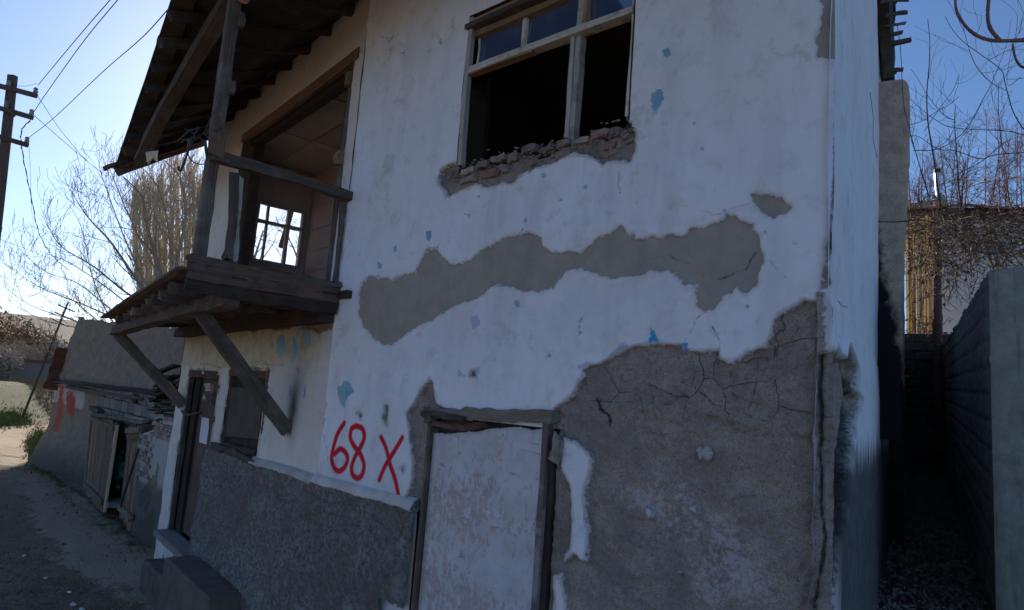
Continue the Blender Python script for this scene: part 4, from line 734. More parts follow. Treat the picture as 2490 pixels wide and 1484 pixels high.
m = MB(); m.tube([FL.w(3.95, .08, 1.93), FL.w(3.7, .11, 1.9), FL.w(3.4, .12, 1.91), FL.w(3.12, .07, 1.96)], .012, 6); build(m, 'iron_bar', M_iron, d2)
th = np.linspace(.3, 2*math.pi+.1, 14); c0 = FL.px(*c6([(308, 815)])[0], .0); m = MB(); m.tube([FL.w(c0[0]+.045*math.cos(t), -.06, c0[1]+.075*math.sin(t)) for t in th], .008, 6); build(m, 'hasp', M_iron, d2)
m = MB(); m.box(FL.w(3.57, -.5, 1.0), LD*.66, ON*.004, Z1*1.5); build(m, 'door_backing', M_in, house)
nt_ = [FL.px(u, v, DN) for u, v in c6([(255, 993), (322, 1008), (318, 1100), (296, 1248), (228, 1226)])]
m = MB(); m.prism(nt_, FL, DN+.004, DN+.007); o = build(m, 'paper_notice', M_paper, None, label='torn sheet of white paper stuck on the brown door', cat='paper')
# boarded window
m = MB(); m.box(FL.w(1.94, -.06, 2.02), LD*.6, ON*.01, Z1*.4); bw = build(m, 'boarded_window', W_dark, house)
L2('window_frame', W_red, (1.33, 2.43), (2.54, 2.43), .07, .04, -.02, parent=bw); L2('window_frame', W_old, (2.5, 1.62), (2.5, 2.42), .05, .04, -.03, parent=bw); L2('window_frame', W_old, (1.36, 1.5), (1.36, 2.42), .05, .05, -.02, parent=bw)
m = MB(); m.prism([(1.46, 1.82), (2.46, 1.76), (2.46, 2.27), (1.46, 2.3)], FL, -.035, -.02); build(m, 'fibre_board', simple('grey_brown_fibreboard', (.13, .11, .09), (.09, .077, .065), 5, .002, 70), bw)
L2('window_sill', W_old, (1.3, 1.62), (2.66, 1.645), .05, .09, .02, 10, .012, parent=bw); L2('window_sill', W_dark, (1.4, 1.7), (2.4, 1.68), .05, .05, -.02, 6, .012, parent=bw)
# lower cement steps by the brown door
stp = thing('cement_step', tuple(FL.w(2.2, .3, -.12)), 'dark worn cement block step against the wall below the brown door', 'step')
m = MB(); m.beam(FL.w(1.12, .15, .17), FL.w(2.62, .16, .17), .4, .7, seg=16, jit=.007, ch=.1); build(m, 'block', M_step, stp)
m = MB(); m.beam(FL.w(2.6, .15, .02), FL.w(3.75, .13, .0), .38, .46, seg=9, jit=.009, ch=.12); build(m, 'low_step', M_step, stp)
m = MB(); m.stone(FL.w(3.3, .02, .3), .12, (1, .8, .9)); build(m, 'foot_stone', M_step, stp)

# things hanging at the porch
m = MB(); hc = DP(480, 338, 4.75)
for i in range(9):
    a_ = hc+rng.normal(0, .03, 3)+RT*rng.uniform(-.13, .09); b_ = a_+RT*rng.uniform(-.08, .08)+UP*rng.uniform(-.06, .05); m.tube(spl([a_, (a_+b_)/2+rng.normal(0, .02, 3), b_, b_+rng.normal(0, .02, 3)], 4), .005, 5)
m.tube([DP(u, v, 4.75) for u, v in ((498, 340), (505, 400), (507, 440), (504, 480), (500, 540))], [.012, .01, .012, .01, .006], 5)
m.tube([DP(u, v, 4.72) for u, v in ((497, 322), (512, 288), (524, 262))], .003, 4)
m.tube([DP(u, v, 4.8) for u, v in spl([(470, 352), (458, 370), (465, 390), (485, 400), (500, 398)])], .004, 4)
build(m, 'rope_tangle', M_rope, label='tangle of grey green rope tied round the porch post', cat='rope')
m = MB(); m.tube([DP(u, v, 4.75) for u, v in spl([(463, 350), (456, 372), (448, 395), (440, 414), (434, 412), (435, 404)])], .009, 6); m.tube([DP(u, v, 4.75) for u, v in spl([(462, 340), (463, 350), (461, 360)])], .02, 6)
build(m, 'iron_hook', M_iron, label='thin dark iron hook hanging from the rope tangle', cat='hook')
for k_, pl in enumerate(([(354, 370), (385, 366), (383, 380), (384, 396), (379, 390), (374, 382), (366, 390), (361, 407), (357, 395)],)):
    m = MB(); vs = [DP(u, v, 6.6+.05*math.sin(i_*2)) for i_, (u, v) in enumerate(pl)]; c_ = np.mean(vs, 0); m.add(vs+[c_], [(i_, (i_+1) % len(pl), len(pl)) for i_ in range(len(pl))]); build(m, 'plastic_scrap', M_plas, label='torn white plastic scrap coloured yellow for sunlight under the eave', cat='rag')
m = MB(); c_ = DP(590, 2, 4.9); m.beam(c_-Z1*.0, c_+Z1*.1, .06, .06, up=X1, seg=5, jit=.01, round_=True); build(m, 'paper_bag', simple('red_white_wrapper', (.6, .55, .5), (.45, .08, .07), 12, .006), label='crumpled red and white bag tucked under the porch roof', cat='bag')

# ------------------------------------------------------------------ ruined neighbour wall, gate, brick pier
ruin = thing('ruined_wall', tuple(FQ.w(5, 0, 0)), 'tall broken mud and block wall with red paint beyond the plank gate', 'wall')
def fn_ru(X, Y):
    top = np.interp(X, [-.5, .65, 3, 6, 7.9, 8.5, 8.9, 9.4, 9.7, 10.2], [3.05, 3.1, 3.2, 3.35, 3.5, 3.5, 3.1, 2.6, 2.35, 1.8])+fbm(X, X*0, 2.5, 4, 3)*.1
    low = np.clip(1.9-.02*(X-5)-Y, -1, 1)
    H = fbm(X, Y, 1.2, 4, 41)*.07+fbm(X, Y, 6, 4, 42)*.03-.05*np.where(low > 0, 1, 0)+.3*sstep(.9, -.2, Y)*sstep(7, 8.6, X)
    # block joints where the render has gone
    bz = (Y-1.2) % .2; row = np.floor((Y-1.2)/.2); bx = (X+row*.21) % .42
    bare = ((X < 5.6) & (Y < 1.95) | (np.abs(Y-2.05) < .1)).astype(float)
    H = H+bare*.02-.03*bare*np.maximum(sstep(.014, .004, np.minimum(bz, .2-bz)), sstep(.014, .004, np.minimum(bx, .42-bx)))
    red = np.maximum(.3-np.hypot((X-8.1)/.6, (Y-1.45)/.33)*.3, .12-np.abs(X-9.3)*.3)*np.where((Y < 1.85) & (Y > .7) & (X > 7.2), 1, 0)-.4*np.where((Y < 1.85) & (Y > .7) & (X > 7.2), 0, 1)-.03
    dam = .8*sstep(.9, -.1, Y)+.3*sstep(6.5, 5, X)*sstep(2.2, 1, Y)
    return H, dict(white=.3*sstep(6.1, 7.2, X)*sstep(2.0, 1.75, Y)*sstep(1.2, 1.5, Y)-.3*(1-sstep(6.1, 6.6, X))-.2, red=red, damp=dam), Y < top
heightwall('wall', FQ, np.arange(-.6, 10.2, .03), np.arange(-.5, 3.7, .02), fn_ru, M_ruin, ruin)
m = MB(); m.add([FQ.w(-.6, -.35, -.5), FQ.w(9.2, -.35, -.5), FQ.w(9.2, -.35, 2.5), FQ.w(8, -.35, 3.45), FQ.w(-.6, -.35, 3.0), FQ.w(9.9, -.05, -.5), FQ.w(9.9, -.05, 2.0)], [(0, 1, 2, 3, 4), (1, 5, 6, 2)]); build(m, 'wall_core', M_ruin, ruin)
def q_(name, mat, p, q, wd, ht, parent, n0=.05, n1=None, **k):
    mm = MB(); mm.beam(FQ.w(p[0], n0, p[1]), FQ.w(q[0], n0 if n1 is None else n1, q[1]), wd, ht, **k); return build(mm, name, mat, parent)
q_('ledge_timber', W_dark, (9.9, 1.9), (5, 1.98), .12, .06, ruin, seg=10, jit=.015); q_('ledge_timber', W_dark, (5.2, 1.97), (.2, 2.02), .14, .06, ruin, seg=10, jit=.015); q_('ledge_timber', W_old, (8.1, 1.86), (2, 1.9), .1, .04, ruin, seg=10, jit=.02)
for r in range(4):                             # exposed cinder blocks above the gate
    for c in range(9):
        a = 1.2+c*.43+(r % 2)*.21; z = 1.28+r*.2
        if a > 4.9 or rng.random() < .06: continue
        q_('block', M_block, (a+.008, z), (a+.418, z), .06, .185, ruin, n0=.03+rng.uniform(-.006, .008), seg=2, jit=.003)
for i in range(7): q_('roof_tile', M_tile, (9.0+i*.12, 2.75-i*.14), (9.15+i*.12, 2.55-i*.14), .3, .03, ruin, n0=.1, seg=2, jit=.012)
# wing wall left of the gate
wing = setp(mesh_obj('tmp', [V(0, 0, 0)], [], M_ruin)); bpy.data.objects.remove(wing)
gate = thing('plank_gate', tuple(FQ.w(3.4, .35, -.15)), 'leaning weathered plank gate standing ajar between the ruined wall and brick pier', 'gate')
def leafpanel(p_tl, p_tr, p_bl, p_br, n, nail, rails=True):
    lf = build(bm1('beam', p_tl-V(0, .03, .06), p_tr-V(0, .03, .06), .04, .08, seg=5), 'gate_leaf', W_gate, gate)
    for i in range(n):
        t0, t1 = (i+.04)/n, (i+.96)/n; q = [p_tl+(p_tr-p_tl)*t0, p_tl+(p_tr-p_tl)*t1, p_bl+(p_br-p_bl)*t1, p_bl+(p_br-p_bl)*t0]
        up0 = rng.uniform(-.02, .05); c0 = (q[0]+q[1])/2+Z1*up0; c1_ = (q[2]+q[3])/2-Z1*rng.uniform(0, .05); wdt = np.linalg.norm(q[1]-q[0])
        mm = MB(); mm.beam(c1_, c0, wdt, .022, up=np.cross(nrm(q[1]-q[0]), nrm(c0-c1_)), seg=6, jit=.003, ch=.1); build(mm, 'plank', W_gate, lf)
    build(bm1('beam', p_bl*.92+p_tl*.08-V(0, .04, 0), p_br*.9+p_tr*.1-V(0, .04, 0), .03, .09, seg=5), 'rail', W_gate, lf)
    return lf
FQw = lambda a, n, z: FQ.w(a, n, z)
def GQ(u, v, n): a, z = FQ.px(u, v, n); return FQ.w(a, n, z)
def GQa(u, v, n): return FQ.px(u, v, n)
l1 = leafpanel(GQ(228, 1010, .1), GQ(283, 1033, .3), GQ(211, 1196, .15), GQ(250, 1243, .35), 14, 0)
l2 = leafpanel(GQ(313, 1039, .22), GQ(346, 1037, .2), GQ(293, 1250, .3), GQ(319, 1288, .3), 7, 0)
q_('gate_edge_batten', W_pale, GQa(286, 1034, .34), GQa(254, 1245, .38), .07, .04, gate, n0=.34, n1=.38, up=ON, seg=6)
q_('gate_rail', W_gate, GQa(311, 1062, .27), GQa(346, 1064, .25), .05, .06, gate, n0=.27, n1=.25, seg=5); q_('gate_rail', W_gate, GQa(291, 1236, .34), GQa(322, 1262, .34), .05, .07, gate, n0=.34, seg=5)
q_('gate_lintel', W_old, GQa(228, 1008, .2), GQa(355, 1028, .2), .1, .05, gate, n0=.2, seg=8, jit=.01); q_('gate_lintel', W_old, GQa(226, 992, .12), GQa(246, 1004, .12), .14, .08, gate, n0=.12, seg=4, jit=.01)
q_('gate_post', W_gate, GQa(209, 1190, .1), GQa(226, 1008, .1), .07, .08, gate, n0=.1, seg=6); q_('gate_post', W_gate, GQa(322, 1292, .28), GQa(349, 1036, .26), .06, .05, gate, n0=.28, n1=.26, seg=6)
q_('prop_bar', M_iron, GQa(337, 1092, .36), GQa(293, 1232, .42), .025, .025, gate, n0=.36, n1=.42, seg=4)
o = q_('loose_batten', W_pale, GQa(267, 1014, .15), GQa(354, 1020, .15), .09, .03, None, n0=.15, seg=6); setp(o, 'pale sawn batten lying along the top of the plank gate', 'plank')
m = MB()
for i in range(40): m.stone(GQ(288+rng.normal(0, 7), 1135+rng.normal(0, 18), .08+rng.uniform(-.04, .03)), .09, (1.2, .6, .6))
build(m, 'net_heap', M_net, label='heap of green netting seen through the gap in the plank gate', cat='netting')
m = MB()
for i in range(70):
    a_ = GQ(rng.uniform(290, 306), rng.uniform(1055, 1110), -.35); m.tube([a_, a_+rng.normal(0, .07, 3), a_+rng.normal(0, .12, 3)], .012, 4)
build(m, 'brushwood', M_vine, label='pile of dry brushwood behind the plank gate', cat='brushwood')
o = build(bm1('box', GQ(276, 1222, .18), QD*.3, QN*.14, Z1*.03, .01), 'slab', M_conc); setp(o, 'flat pale slab on the ground in the gate opening', 'slab')
pier = thing('brick_pier', tuple(FQ.w(1, .3, -.2)), 'low brick pier with flaking whitewash between plank gate and brown door', 'wall')
def fn_pier(X, Y):
    top = np.interp(X, [-1.6, PL-1.6, PL-.7, PL-.5, PL], [1.72, 1.72, 1.68, 1.5, 1.42])+fbm(X, X*0, 4, 3, 3)*.03
    wh = .42-np.abs(Y-1.15)*.6+fbm(X, Y, 4, 5, 7)*.75-.2*sstep(.9, 1.3, X)
    H = .3+fbm(X, Y, 3, 4, 51)*.02; red = np.full_like(X, -.5); mz = sstep(-.05, .05, wh)
    return H+.01*mz, dict(white=wh, red=red, damp=.95*sstep(.85, .6, Y+.15*fbm(X, Y, 2, 3, 2))), Y < top
PL = FQ.px(335, 1150, .3)[0]
heightwall('render', FQ, np.arange(-1.6, PL, .02), np.arange(-.4, 1.8, .016), fn_pier, M_ruin, pier)
m = MB(); m.box(FQ.w(.5, .08, .5), QD*(PL-.54), QN*.18, Z1*.9); build(m, 'core', M_ruin, pier)
for r in range(11):
    z = .82+r*.078; row_w = (PL-.62, PL+.04) if r < 8 else (-.9, PL-.5)
    a = row_w[0]+(r % 2)*.09
    while a < row_w[1]-.1:
        q_('brick', M_brickw if rng.random() < .75 else M_brick, (a, z), (a+.18, z), .08, .06, pier, n0=.29+rng.uniform(0, .012), seg=2, jit=.005); a += .195
for a in np.arange(-1.2, PL-.3, .21): q_('brick', M_brickw, (a, 1.71), (a+.19, 1.71), .2, .06, pier, n0=.22, seg=2, jit=.006)
# heap of old boards and tiles on the pier corner
m = None
for i in range(13):
    a0_, z0_ = rng.uniform(.1, 1.), 1.78+i*.045; q = build(bm1('beam', FQ.w(a0_, rng.uniform(.1, .35), z0_), FQ.w(a0_-rng.uniform(.5, 1.), rng.uniform(.1, .35), z0_+rng.uniform(-.05, .22)), rng.uniform(.08, .2), .03, seg=3, jit=.01), 'old_board', W_dark)
    setp(q, ['lowest', 'second lowest', 'third lowest', 'fourth lowest', 'fifth lowest', 'sixth lowest', 'middle', 'sixth highest', 'fifth highest', 'fourth highest', 'third highest', 'second highest', 'topmost'][i]+' old dark board in the untidy stack behind the brace', 'board', 'old boards stacked on the brick pier')

# ------------------------------------------------------------------ alley: concrete wall, far yard
cw = thing('concrete_wall', tuple(FS.w(3.9, 1.3, .8)), 'rough grey concrete boundary wall on the right of the alley', 'wall')
CO = .84; cs0 = 3.6
e0 = across(FS, cs0, 2400, 655); 
def fn_cs(X, Y):
    bz = (Y-.05*X) % .23; bx = (X+.24*np.floor((Y-.05*X)/.23)) % .48; H = fbm(X, Y, 2, 4, 61)*.03+fbm(X, Y, 12, 3, 61)*.012-.02*np.maximum(sstep(.022, .008, np.minimum(bz, .23-bz)), sstep(.03, .01, np.minimum(bx, .48-bx))*sstep(.0, .2, fbm(X, Y, 1.3, 2, 9)+.3)); return H, {}, Y < e0[1]+.047*(X-cs0)+.05*fbm(X, X*0, 3, 3, 3)
frC = Fr(S0+SN*CO, SD, -SN)
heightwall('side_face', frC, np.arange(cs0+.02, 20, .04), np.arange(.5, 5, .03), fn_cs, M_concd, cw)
m = MB(); zt_ = e0[1]
def face(n0_, n1_, z0_, z1_, nn_=24, mz=50):
    vs = []
    for i in range(nn_+1):
        for j in range(mz+1):
            a = n0_+(n1_-n0_)*i/nn_; z = z0_+(z1_-z0_)*j/mz; dd = .03*float(fbm(np.array(a), np.array(z), 9, 4, 3))*float(sstep(zt_-.4, zt_-.1, z))+.02*float(fbm(np.array(a), np.array(z), 4, 4, 3))+.02*float(sstep(.05, 0, a-n0_))+.02*float(sstep(.06, 0, z1_-z))
            vs.append(FS.w(cs0+dd, a, z+(.015*math.sin(a*20) if j == mz else 0)))
    k = mz+1; m.add(vs, [(i*k+j, (i+1)*k+j, (i+1)*k+j+1, i*k+j+1) for i in range(nn_) for j in range(mz)])
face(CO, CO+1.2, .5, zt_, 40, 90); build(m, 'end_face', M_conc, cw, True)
m = MB(); vs = [FS.w(cs0+.01, CO+.01, zt_-.01), FS.w(cs0+.01, CO+1.2, zt_-.01), FS.w(20, CO+1.2, zt_+.75), FS.w(20, CO+.01, zt_+.75)]; m.add(vs, [(0, 1, 2, 3)]); build(m, 'top', M_conc, cw)
for i in range(9):
    for r in range(4): pass
# block wall across the alley's end
aw = thing('alley_block_wall', tuple(FS.w(15, .4, 1)), 'dark low cinder block wall closing the far end of the alley', 'wall')
for r in range(16):
    for c in range(4):
        z = 1.2+r*.21; a = -.35+c*.43+(r % 2)*.2
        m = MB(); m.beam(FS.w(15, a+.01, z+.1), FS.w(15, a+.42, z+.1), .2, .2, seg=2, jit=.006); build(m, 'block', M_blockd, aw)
m = MB(); m.box(FS.w(15.14, .5, 2.8), SN*.95, SD*.03, Z1*1.75); build(m, 'mortar', M_joint, aw)
# white house at the back
fh = thing('back_house', tuple(FS.w(19, 2.5, 1)), 'low white house with rusty tiled roof half hidden by vines beyond the alley', 'house')
def B(u, v, s=19.): n, z = across(FS, s, u, v); return n, z
m = MB(); a_, zb_ = B(2292, 900); c_, zt2 = B(2700, 540); _, ztL = B(2292, 535)
m.add([FS.w(19, a_, 0), FS.w(19, c_, 0), FS.w(19, c_, zt2), FS.w(19, a_, ztL), FS.w(24, a_, 0), FS.w(24, a_, ztL), FS.w(24, c_, 0), FS.w(24, c_, zt2)], [(0, 1, 2, 3), (0, 3, 5, 4), (1, 6, 7, 2), (4, 5, 7, 6)]); build(m, 'wall', M_whiteh, fh)
rt = MB(); l_, zl = B(2200, 505, 18.6); r_, zr = B(2700, 505, 18.6); rt.add([FS.w(18.6, l_, zl), FS.w(18.6, r_, zr), FS.w(23, r_, zr+1.), FS.w(23, l_, zl+.5), FS.w(18.6, l_, zl-.12), FS.w(18.6, r_, zr-.12), FS.w(19.2, r_, zr-.2), FS.w(19.2, l_, zl-.2)], [(0, 1, 2, 3), (4, 5, 1, 0), (7, 6, 5, 4)]); rfh = build(rt, 'roof', W_dark, fh)
for i in range(30):
    u = 2204+i*11.; n_, z_ = B(u, 508-8*math.exp(-((u-2340)/60)**2), 18.5); build(bm1('beam', FS.w(18.4, n_, z_), FS.w(19.0, n_, z_+.15), .13, .05, seg=2, jit=.008), 'roof_tile', M_tiler, rfh)
n_, z_ = B(2205, 495, 18.9); n2, _ = B(2305, 495, 18.9); m = MB(); m.add([FS.w(18.9, n_, z_), FS.w(18.9, n2, z_), FS.w(20.5, n2, z_+.35), FS.w(20.5, n_, z_+.35)], [(0, 1, 2, 3)]); build(m, 'sheet_metal', M_sheet, rfh)
m = MB(); m.beam(hit(2286, 505, S0+SD*18.7, SD), hit(2286, 480, S0+SD*18.7, SD), .28, .28, up=X1, seg=3); ch = build(m, 'chimney_base', M_conc, fh)
m = MB(); m.beam(hit(2284, 482, S0+SD*18.7, SD), hit(2279, 420, S0+SD*18.7, SD), .16, .16, up=X1, seg=4, round_=True, jit=.003); build(m, 'pipe', M_zinc, ch)
m = MB(); m.beam(hit(2279, 421, S0+SD*18.7, SD), hit(2278.6, 412, S0+SD*18.7, SD), .18, .18, up=X1, seg=2, round_=True, jit=.002); build(m, 'pipe_cap', M_iron, ch)
# ochre boards of a shed and its pole
shed = thing('board_shed', tuple(FS.w(17.5, -.4, 1)), 'sunlit ochre board fence panel glowing between the flue and vines', 'shed')
for i in range(9):
    u = 2203+i*8.2; p0, p1 = hit(u+7, 930, S0+SD*17.5, SD), hit(u+2, 528+rng.uniform(-4, 4), S0+SD*17.5, SD)
    m = MB(); m.beam(p0, p1, .085, .03, up=SD+SN*.9, seg=5, jit=.004); build(m, 'board', W_sun, shed)
tp = build(bm1('beam', hit(2290, 1100, S0+SD*14.4, SD), hit(2280, 515, S0+SD*14.4, SD), .22, .2, up=X1, seg=9, round_=True, jit=.015), 'timber_pole', simple('brown_pole', (.13, .085, .065), (.09, .06, .045), 5, .01)); setp(tp, 'thick brown round pole beside the sunlit ochre boards', 'pole')

# ------------------------------------------------------------------ vegetation
def grow(mb, p, d, L, r, depth, spread=.55, up=.15, n=3, k=4, kmin=3, tips=None, seg=5, twist=.16, lenf=.72, minr=.003):
    pts = [p]; q = p.copy(); dd = nrm(d)
    for i in range(seg):
        dd = nrm(dd+rng.normal(0, twist, 3)+Z1*up*.35); q = q+dd*L/seg; pts.append(q.copy())
    mb.tube(pts, np.linspace(r, max(minr, r*.55), seg+1), k)
    if depth == 0:
        if tips is not None: tips.append(q)
        return
    for i in range(n):
        t = rng.uniform(.3, 1.0) if i else 1.0; j = min(seg, max(1, int(t*seg))); base = pts[j]
        dv = nrm(dd+rng.normal(0, spread, 3)+Z1*up)
        grow(mb, base, dv, L*lenf*rng.uniform(.75, 1.15), max(minr, r*.6*(1 if i else .95)), depth-1, spread, up, n, max(kmin, k-1), kmin, tips, seg, twist, lenf, minr)
def tree(name, label, cat, base, limbs, mat, depth, group=None, thin=1., **k):
    t = thing(name, tuple(base), label, cat, group); a = MB(); b = MB()
    for (pts, r0, r1, nb, Lb) in limbs:
        P_ = spl(pts, 6); R__ = np.linspace(r0*thin, r1*thin, len(P_)); a.tube(P_, R__, 6)
        for i in range(nb):
            j = int(rng.uniform(.15, 1.0)*(len(P_)-1)); d = nrm(P_[min(j+1, len(P_)-1)]-P_[max(j-1, 0)]); sp = k.get('spread', .55)
            grow(b, P_[j], nrm(d+rng.normal(0, sp, 3)+Z1*k.get('up', .15)), Lb*rng.uniform(.6, 1.2), max(.004, R__[j]*.45), depth, **k)
    build(a, 'trunk', mat, t, True); build(b, 'branches', mat, t); return t
D_ = 24
T = lambda L, d=D_: [DP(u, v, d+i*.25) for i, (u, v) in enumerate(L)]
tree('bare_tree', 'wide bare tree with long arching branches beside the poplar behind the ruined wall', 'tree', DP(425, 880, D_), [
    (T([(430, 880), (415, 760), (395, 680), (360, 560), (345, 480), (300, 430)]), .16, .03, 16, 1.3),
    (T([(425, 760), (430, 640), (450, 540), (440, 440), (400, 390)]), .12, .025, 16, 1.2),
    (T([(415, 760), (340, 690), (270, 590), (215, 530), (175, 470)]), .1, .015, 18, 1.1),
    (T([(400, 740), (320, 720), (230, 650), (150, 600), (110, 540)]), .08, .012, 16, 1.0),
    (T([(380, 790), (300, 780), (200, 740), (100, 700), (20, 650)]), .07, .01, 16, .9),
    (T([(360, 800), (260, 800), (150, 770), (70, 740), (0, 690)]), .06, .01, 12, .9),
    (T([(300, 830), (200, 800), (110, 780), (40, 745)]), .05, .01, 10, .8),
    (T([(240, 870), (160, 860), (80, 850), (20, 835)]), .04, .008, 12, .7),
    (T([(410, 790), (330, 640), (280, 520), (255, 440)]), .06, .012, 16, 1.0), (T([(400, 700), (330, 560), (290, 470), (262, 400)]), .05, .012, 14, .9),
    (T([(420, 700), (410, 560), (385, 460), (340, 400)]), .07, .012, 14, .9), (T([(380, 820), (280, 760), (190, 690), (110, 660), (40, 600)]), .05, .01, 14, .9), (T([(390, 840), (290, 800), (230, 690), (200, 560), (170, 500)]), .05, .01, 14, .9), (T([(330, 840), (250, 790), (160, 720), (60, 690)]), .045, .01, 14, .8),
    (T([(430, 800), (470, 700), (490, 600), (500, 480)]), .1, .02, 12, 1.0),
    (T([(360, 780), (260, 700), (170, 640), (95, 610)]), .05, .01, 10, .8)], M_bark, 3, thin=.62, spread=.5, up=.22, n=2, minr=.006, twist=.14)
pop = []
for i in range(84):
    u = rng.uniform(318, 535); top = rng.uniform(330, 440)+abs(u-425)*1.1; pop.append(([DP(425+(u-425)*.45, 880, 30), DP(u*.85+425*.15, 720, 30), DP(u, 560, 30+rng.uniform(-1, 1)), DP(u+rng.uniform(-8, 8), top, 30)], .055, .012, 26, .85))
tree('poplar_tree', 'tall haze-paled poplar with dense upright bare shoots under the eave', 'tree', DP(425, 880, 30), pop, M_barkp, 1, spread=.3, up=.45, n=3, minr=.008, lenf=.8)
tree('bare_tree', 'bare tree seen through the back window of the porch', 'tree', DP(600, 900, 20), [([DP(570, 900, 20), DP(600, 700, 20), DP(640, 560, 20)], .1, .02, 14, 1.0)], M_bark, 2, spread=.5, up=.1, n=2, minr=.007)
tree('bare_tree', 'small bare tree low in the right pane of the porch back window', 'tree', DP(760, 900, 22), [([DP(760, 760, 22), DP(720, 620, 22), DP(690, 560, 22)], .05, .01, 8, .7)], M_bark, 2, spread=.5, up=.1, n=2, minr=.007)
for i, (u, v0, v1, sp, dd) in enumerate(((2235, 520, 330, 30, 27), (2330, 520, 300, 40, 27), (2430, 520, 270, 45, 28), (2520, 520, 290, 45, 27))):
    lim = []
    for _ in range(7):
        b_ = u+rng.uniform(-sp, sp)*1.3; e_ = b_+rng.uniform(-sp, sp)*1.2; lim.append(([DP(b_, v0+150, dd), DP(b_*.6+e_*.4+rng.uniform(-8, 8), v0, dd), DP(e_, v1+rng.uniform(-15, 110), dd)], .045, .008, 11, .9))
    tree('bare_shrub_tree', ['reddish bare twiggy tree nearest the flue above the tiled roof', 'reddish bare twiggy tree just right of the metal chimney pipe', 'reddish bare twiggy tree above the concrete wall', 'reddish bare twiggy tree at the right edge above the vines'][i], 'tree', DP(u, 800, dd), lim, M_barkr, 2, 'reddish bare trees behind the tiled roof', spread=.6, up=.18, n=3, minr=.0055, lenf=.7, twist=.22)
cv = lambda L: [(1945.3+x*.3358, y*.3358) for x, y in L]
vine = thing('climbing_vine', tuple(FS.w(9, 1.2, 3)), 'sprawling leafless vine with long arching shoots over the alley walls', 'vine')
m = MB()
for L_, d0, d1, r0, r1 in ((cv([(925, 140), (940, 300), (935, 480), (920, 650), (920, 800), (935, 950), (970, 1150), (990, 1300), (1020, 1500)]), 12, 12, .005, .016), (cv([(1050, 120), (1100, 210), (1180, 300), (1300, 390), (1400, 460), (1465, 520), (1480, 580), (1497, 650), (1540, 800), (1600, 910), (1680, 1000)]), 9, 9, .004, .01), (cv([(1165, 100), (1200, 270), (1250, 430), (1310, 530), (1400, 610), (1490, 655)]), 10, 9, .003, .006), (cv([(805, 500), (870, 600), (930, 700), (1000, 790), (1060, 850), (1120, 870)]), 12, 12, .004, .007), (cv([(1125, 770), (1120, 900), (1130, 1050), (1140, 1200), (1150, 1350), (1165, 1480), (1200, 1700)]), 12, 12, .006, .014), (cv([(1150, 545), (1110, 650), (1030, 760), (960, 860), (900, 950)]), 12, 12, .004, .007), (cv([(1530, 130), (1500, 300), (1450, 450), (1380, 620), (1320, 730), (1240, 880), (1150, 990), (1000, 1080), (820, 1090)]), 11, 12, .003, .009), (cv([(780, 910), (900, 870), (1000, 800), (1080, 760), (1150, 700)]), 12, 12, .006, .004), (cv([(790, 710), (900, 810), (1000, 880), (1100, 925), (1300, 940), (1500, 950), (1650, 985)]), 12, 11, .004, .009), (cv([(1440, 600), (1435, 750), (1445, 900), (1460, 1050), (1490, 1110)]), 10, 10, .004, .006), (cv([(1600, 560), (1500, 610), (1540, 330), (1615, 200)]), 9, 9, .004, .003),
        (cv([(780, 990), (860, 990), (1000, 1080), (1120, 1090), (1300, 1150), (1420, 1120), (1650, 1105)]), 12, 11, .005, .01), (cv([(755, 600), (780, 900), (850, 1150), (900, 1320), (950, 1480), (990, 1600)]), 10, 11, .003, .01), (cv([(1650, 1290), (1500, 1300), (1300, 1330), (1130, 1400), (1000, 1480)]), 10, 12, .01, .006), (cv([(1650, 980), (1500, 1020), (1300, 1180), (1100, 1280), (960, 1400)]), 10, 12, .009, .005)):
    S_ = spl(L_, 5); m.tube([DP(u, v, d0+(d1-d0)*i/len(S_)) for i, (u, v) in enumerate(S_)], np.linspace(r0, r1, len(S_)), 4)
    for _ in range(4):
        i = rng.integers(3, len(S_)-1); grow(m, DP(*S_[i], d0), rng.normal(0, 1, 3)*.5+Z1*.4, .5, .004, 1, .5, .2, 2, 3, 3, minr=.0025)
build(m, 'shoots', M_vine, vine)
m = MB(); lv = MB()
def leaf(mb, c, s_):
    d = nrm(rng.normal(0, 1, 3)-Z1*.8); e = nrm(np.cross(d, rng.normal(0, 1, 3)))*s_*.3; f = np.cross(d, e)*.5
    mb.add([c, c+d*s_*.45+e+f, c+d*s_, c+d*s_*.45-e+f, c+d*s_*.5-f], [(0, 1, 4), (1, 2, 4), (2, 3, 4), (3, 0, 4)])
for i in range(800):
    u = rng.uniform(2200, 2520); v = 515+abs(rng.normal(0, 120))*(.5+.5*rng.random()); sdep = rng.uniform(10.5, 14)
    if v > 620+rng.uniform(0, 260)*(1.1-(u-2200)/320) or (2232 < u < 2275 and 560 < v < 790 and rng.random() < .5): continue
    p = DP(u, v, sdep); d = nrm(rng.normal(0, 1, 3)*V(1, .6, .5)-Z1*.15); pts = [p]; L_ = rng.uniform(.4, 1.3)
    for k_ in range(7): d = nrm(d+rng.normal(0, .28, 3)-Z1*.09); p = p+d*L_/7; pts.append(p)
    m.tube(pts, rng.uniform(.002, .007), 3)
    for _ in range(rng.integers(0, 3)): leaf(lv, pts[rng.integers(0, 8)], rng.uniform(.05, .11))
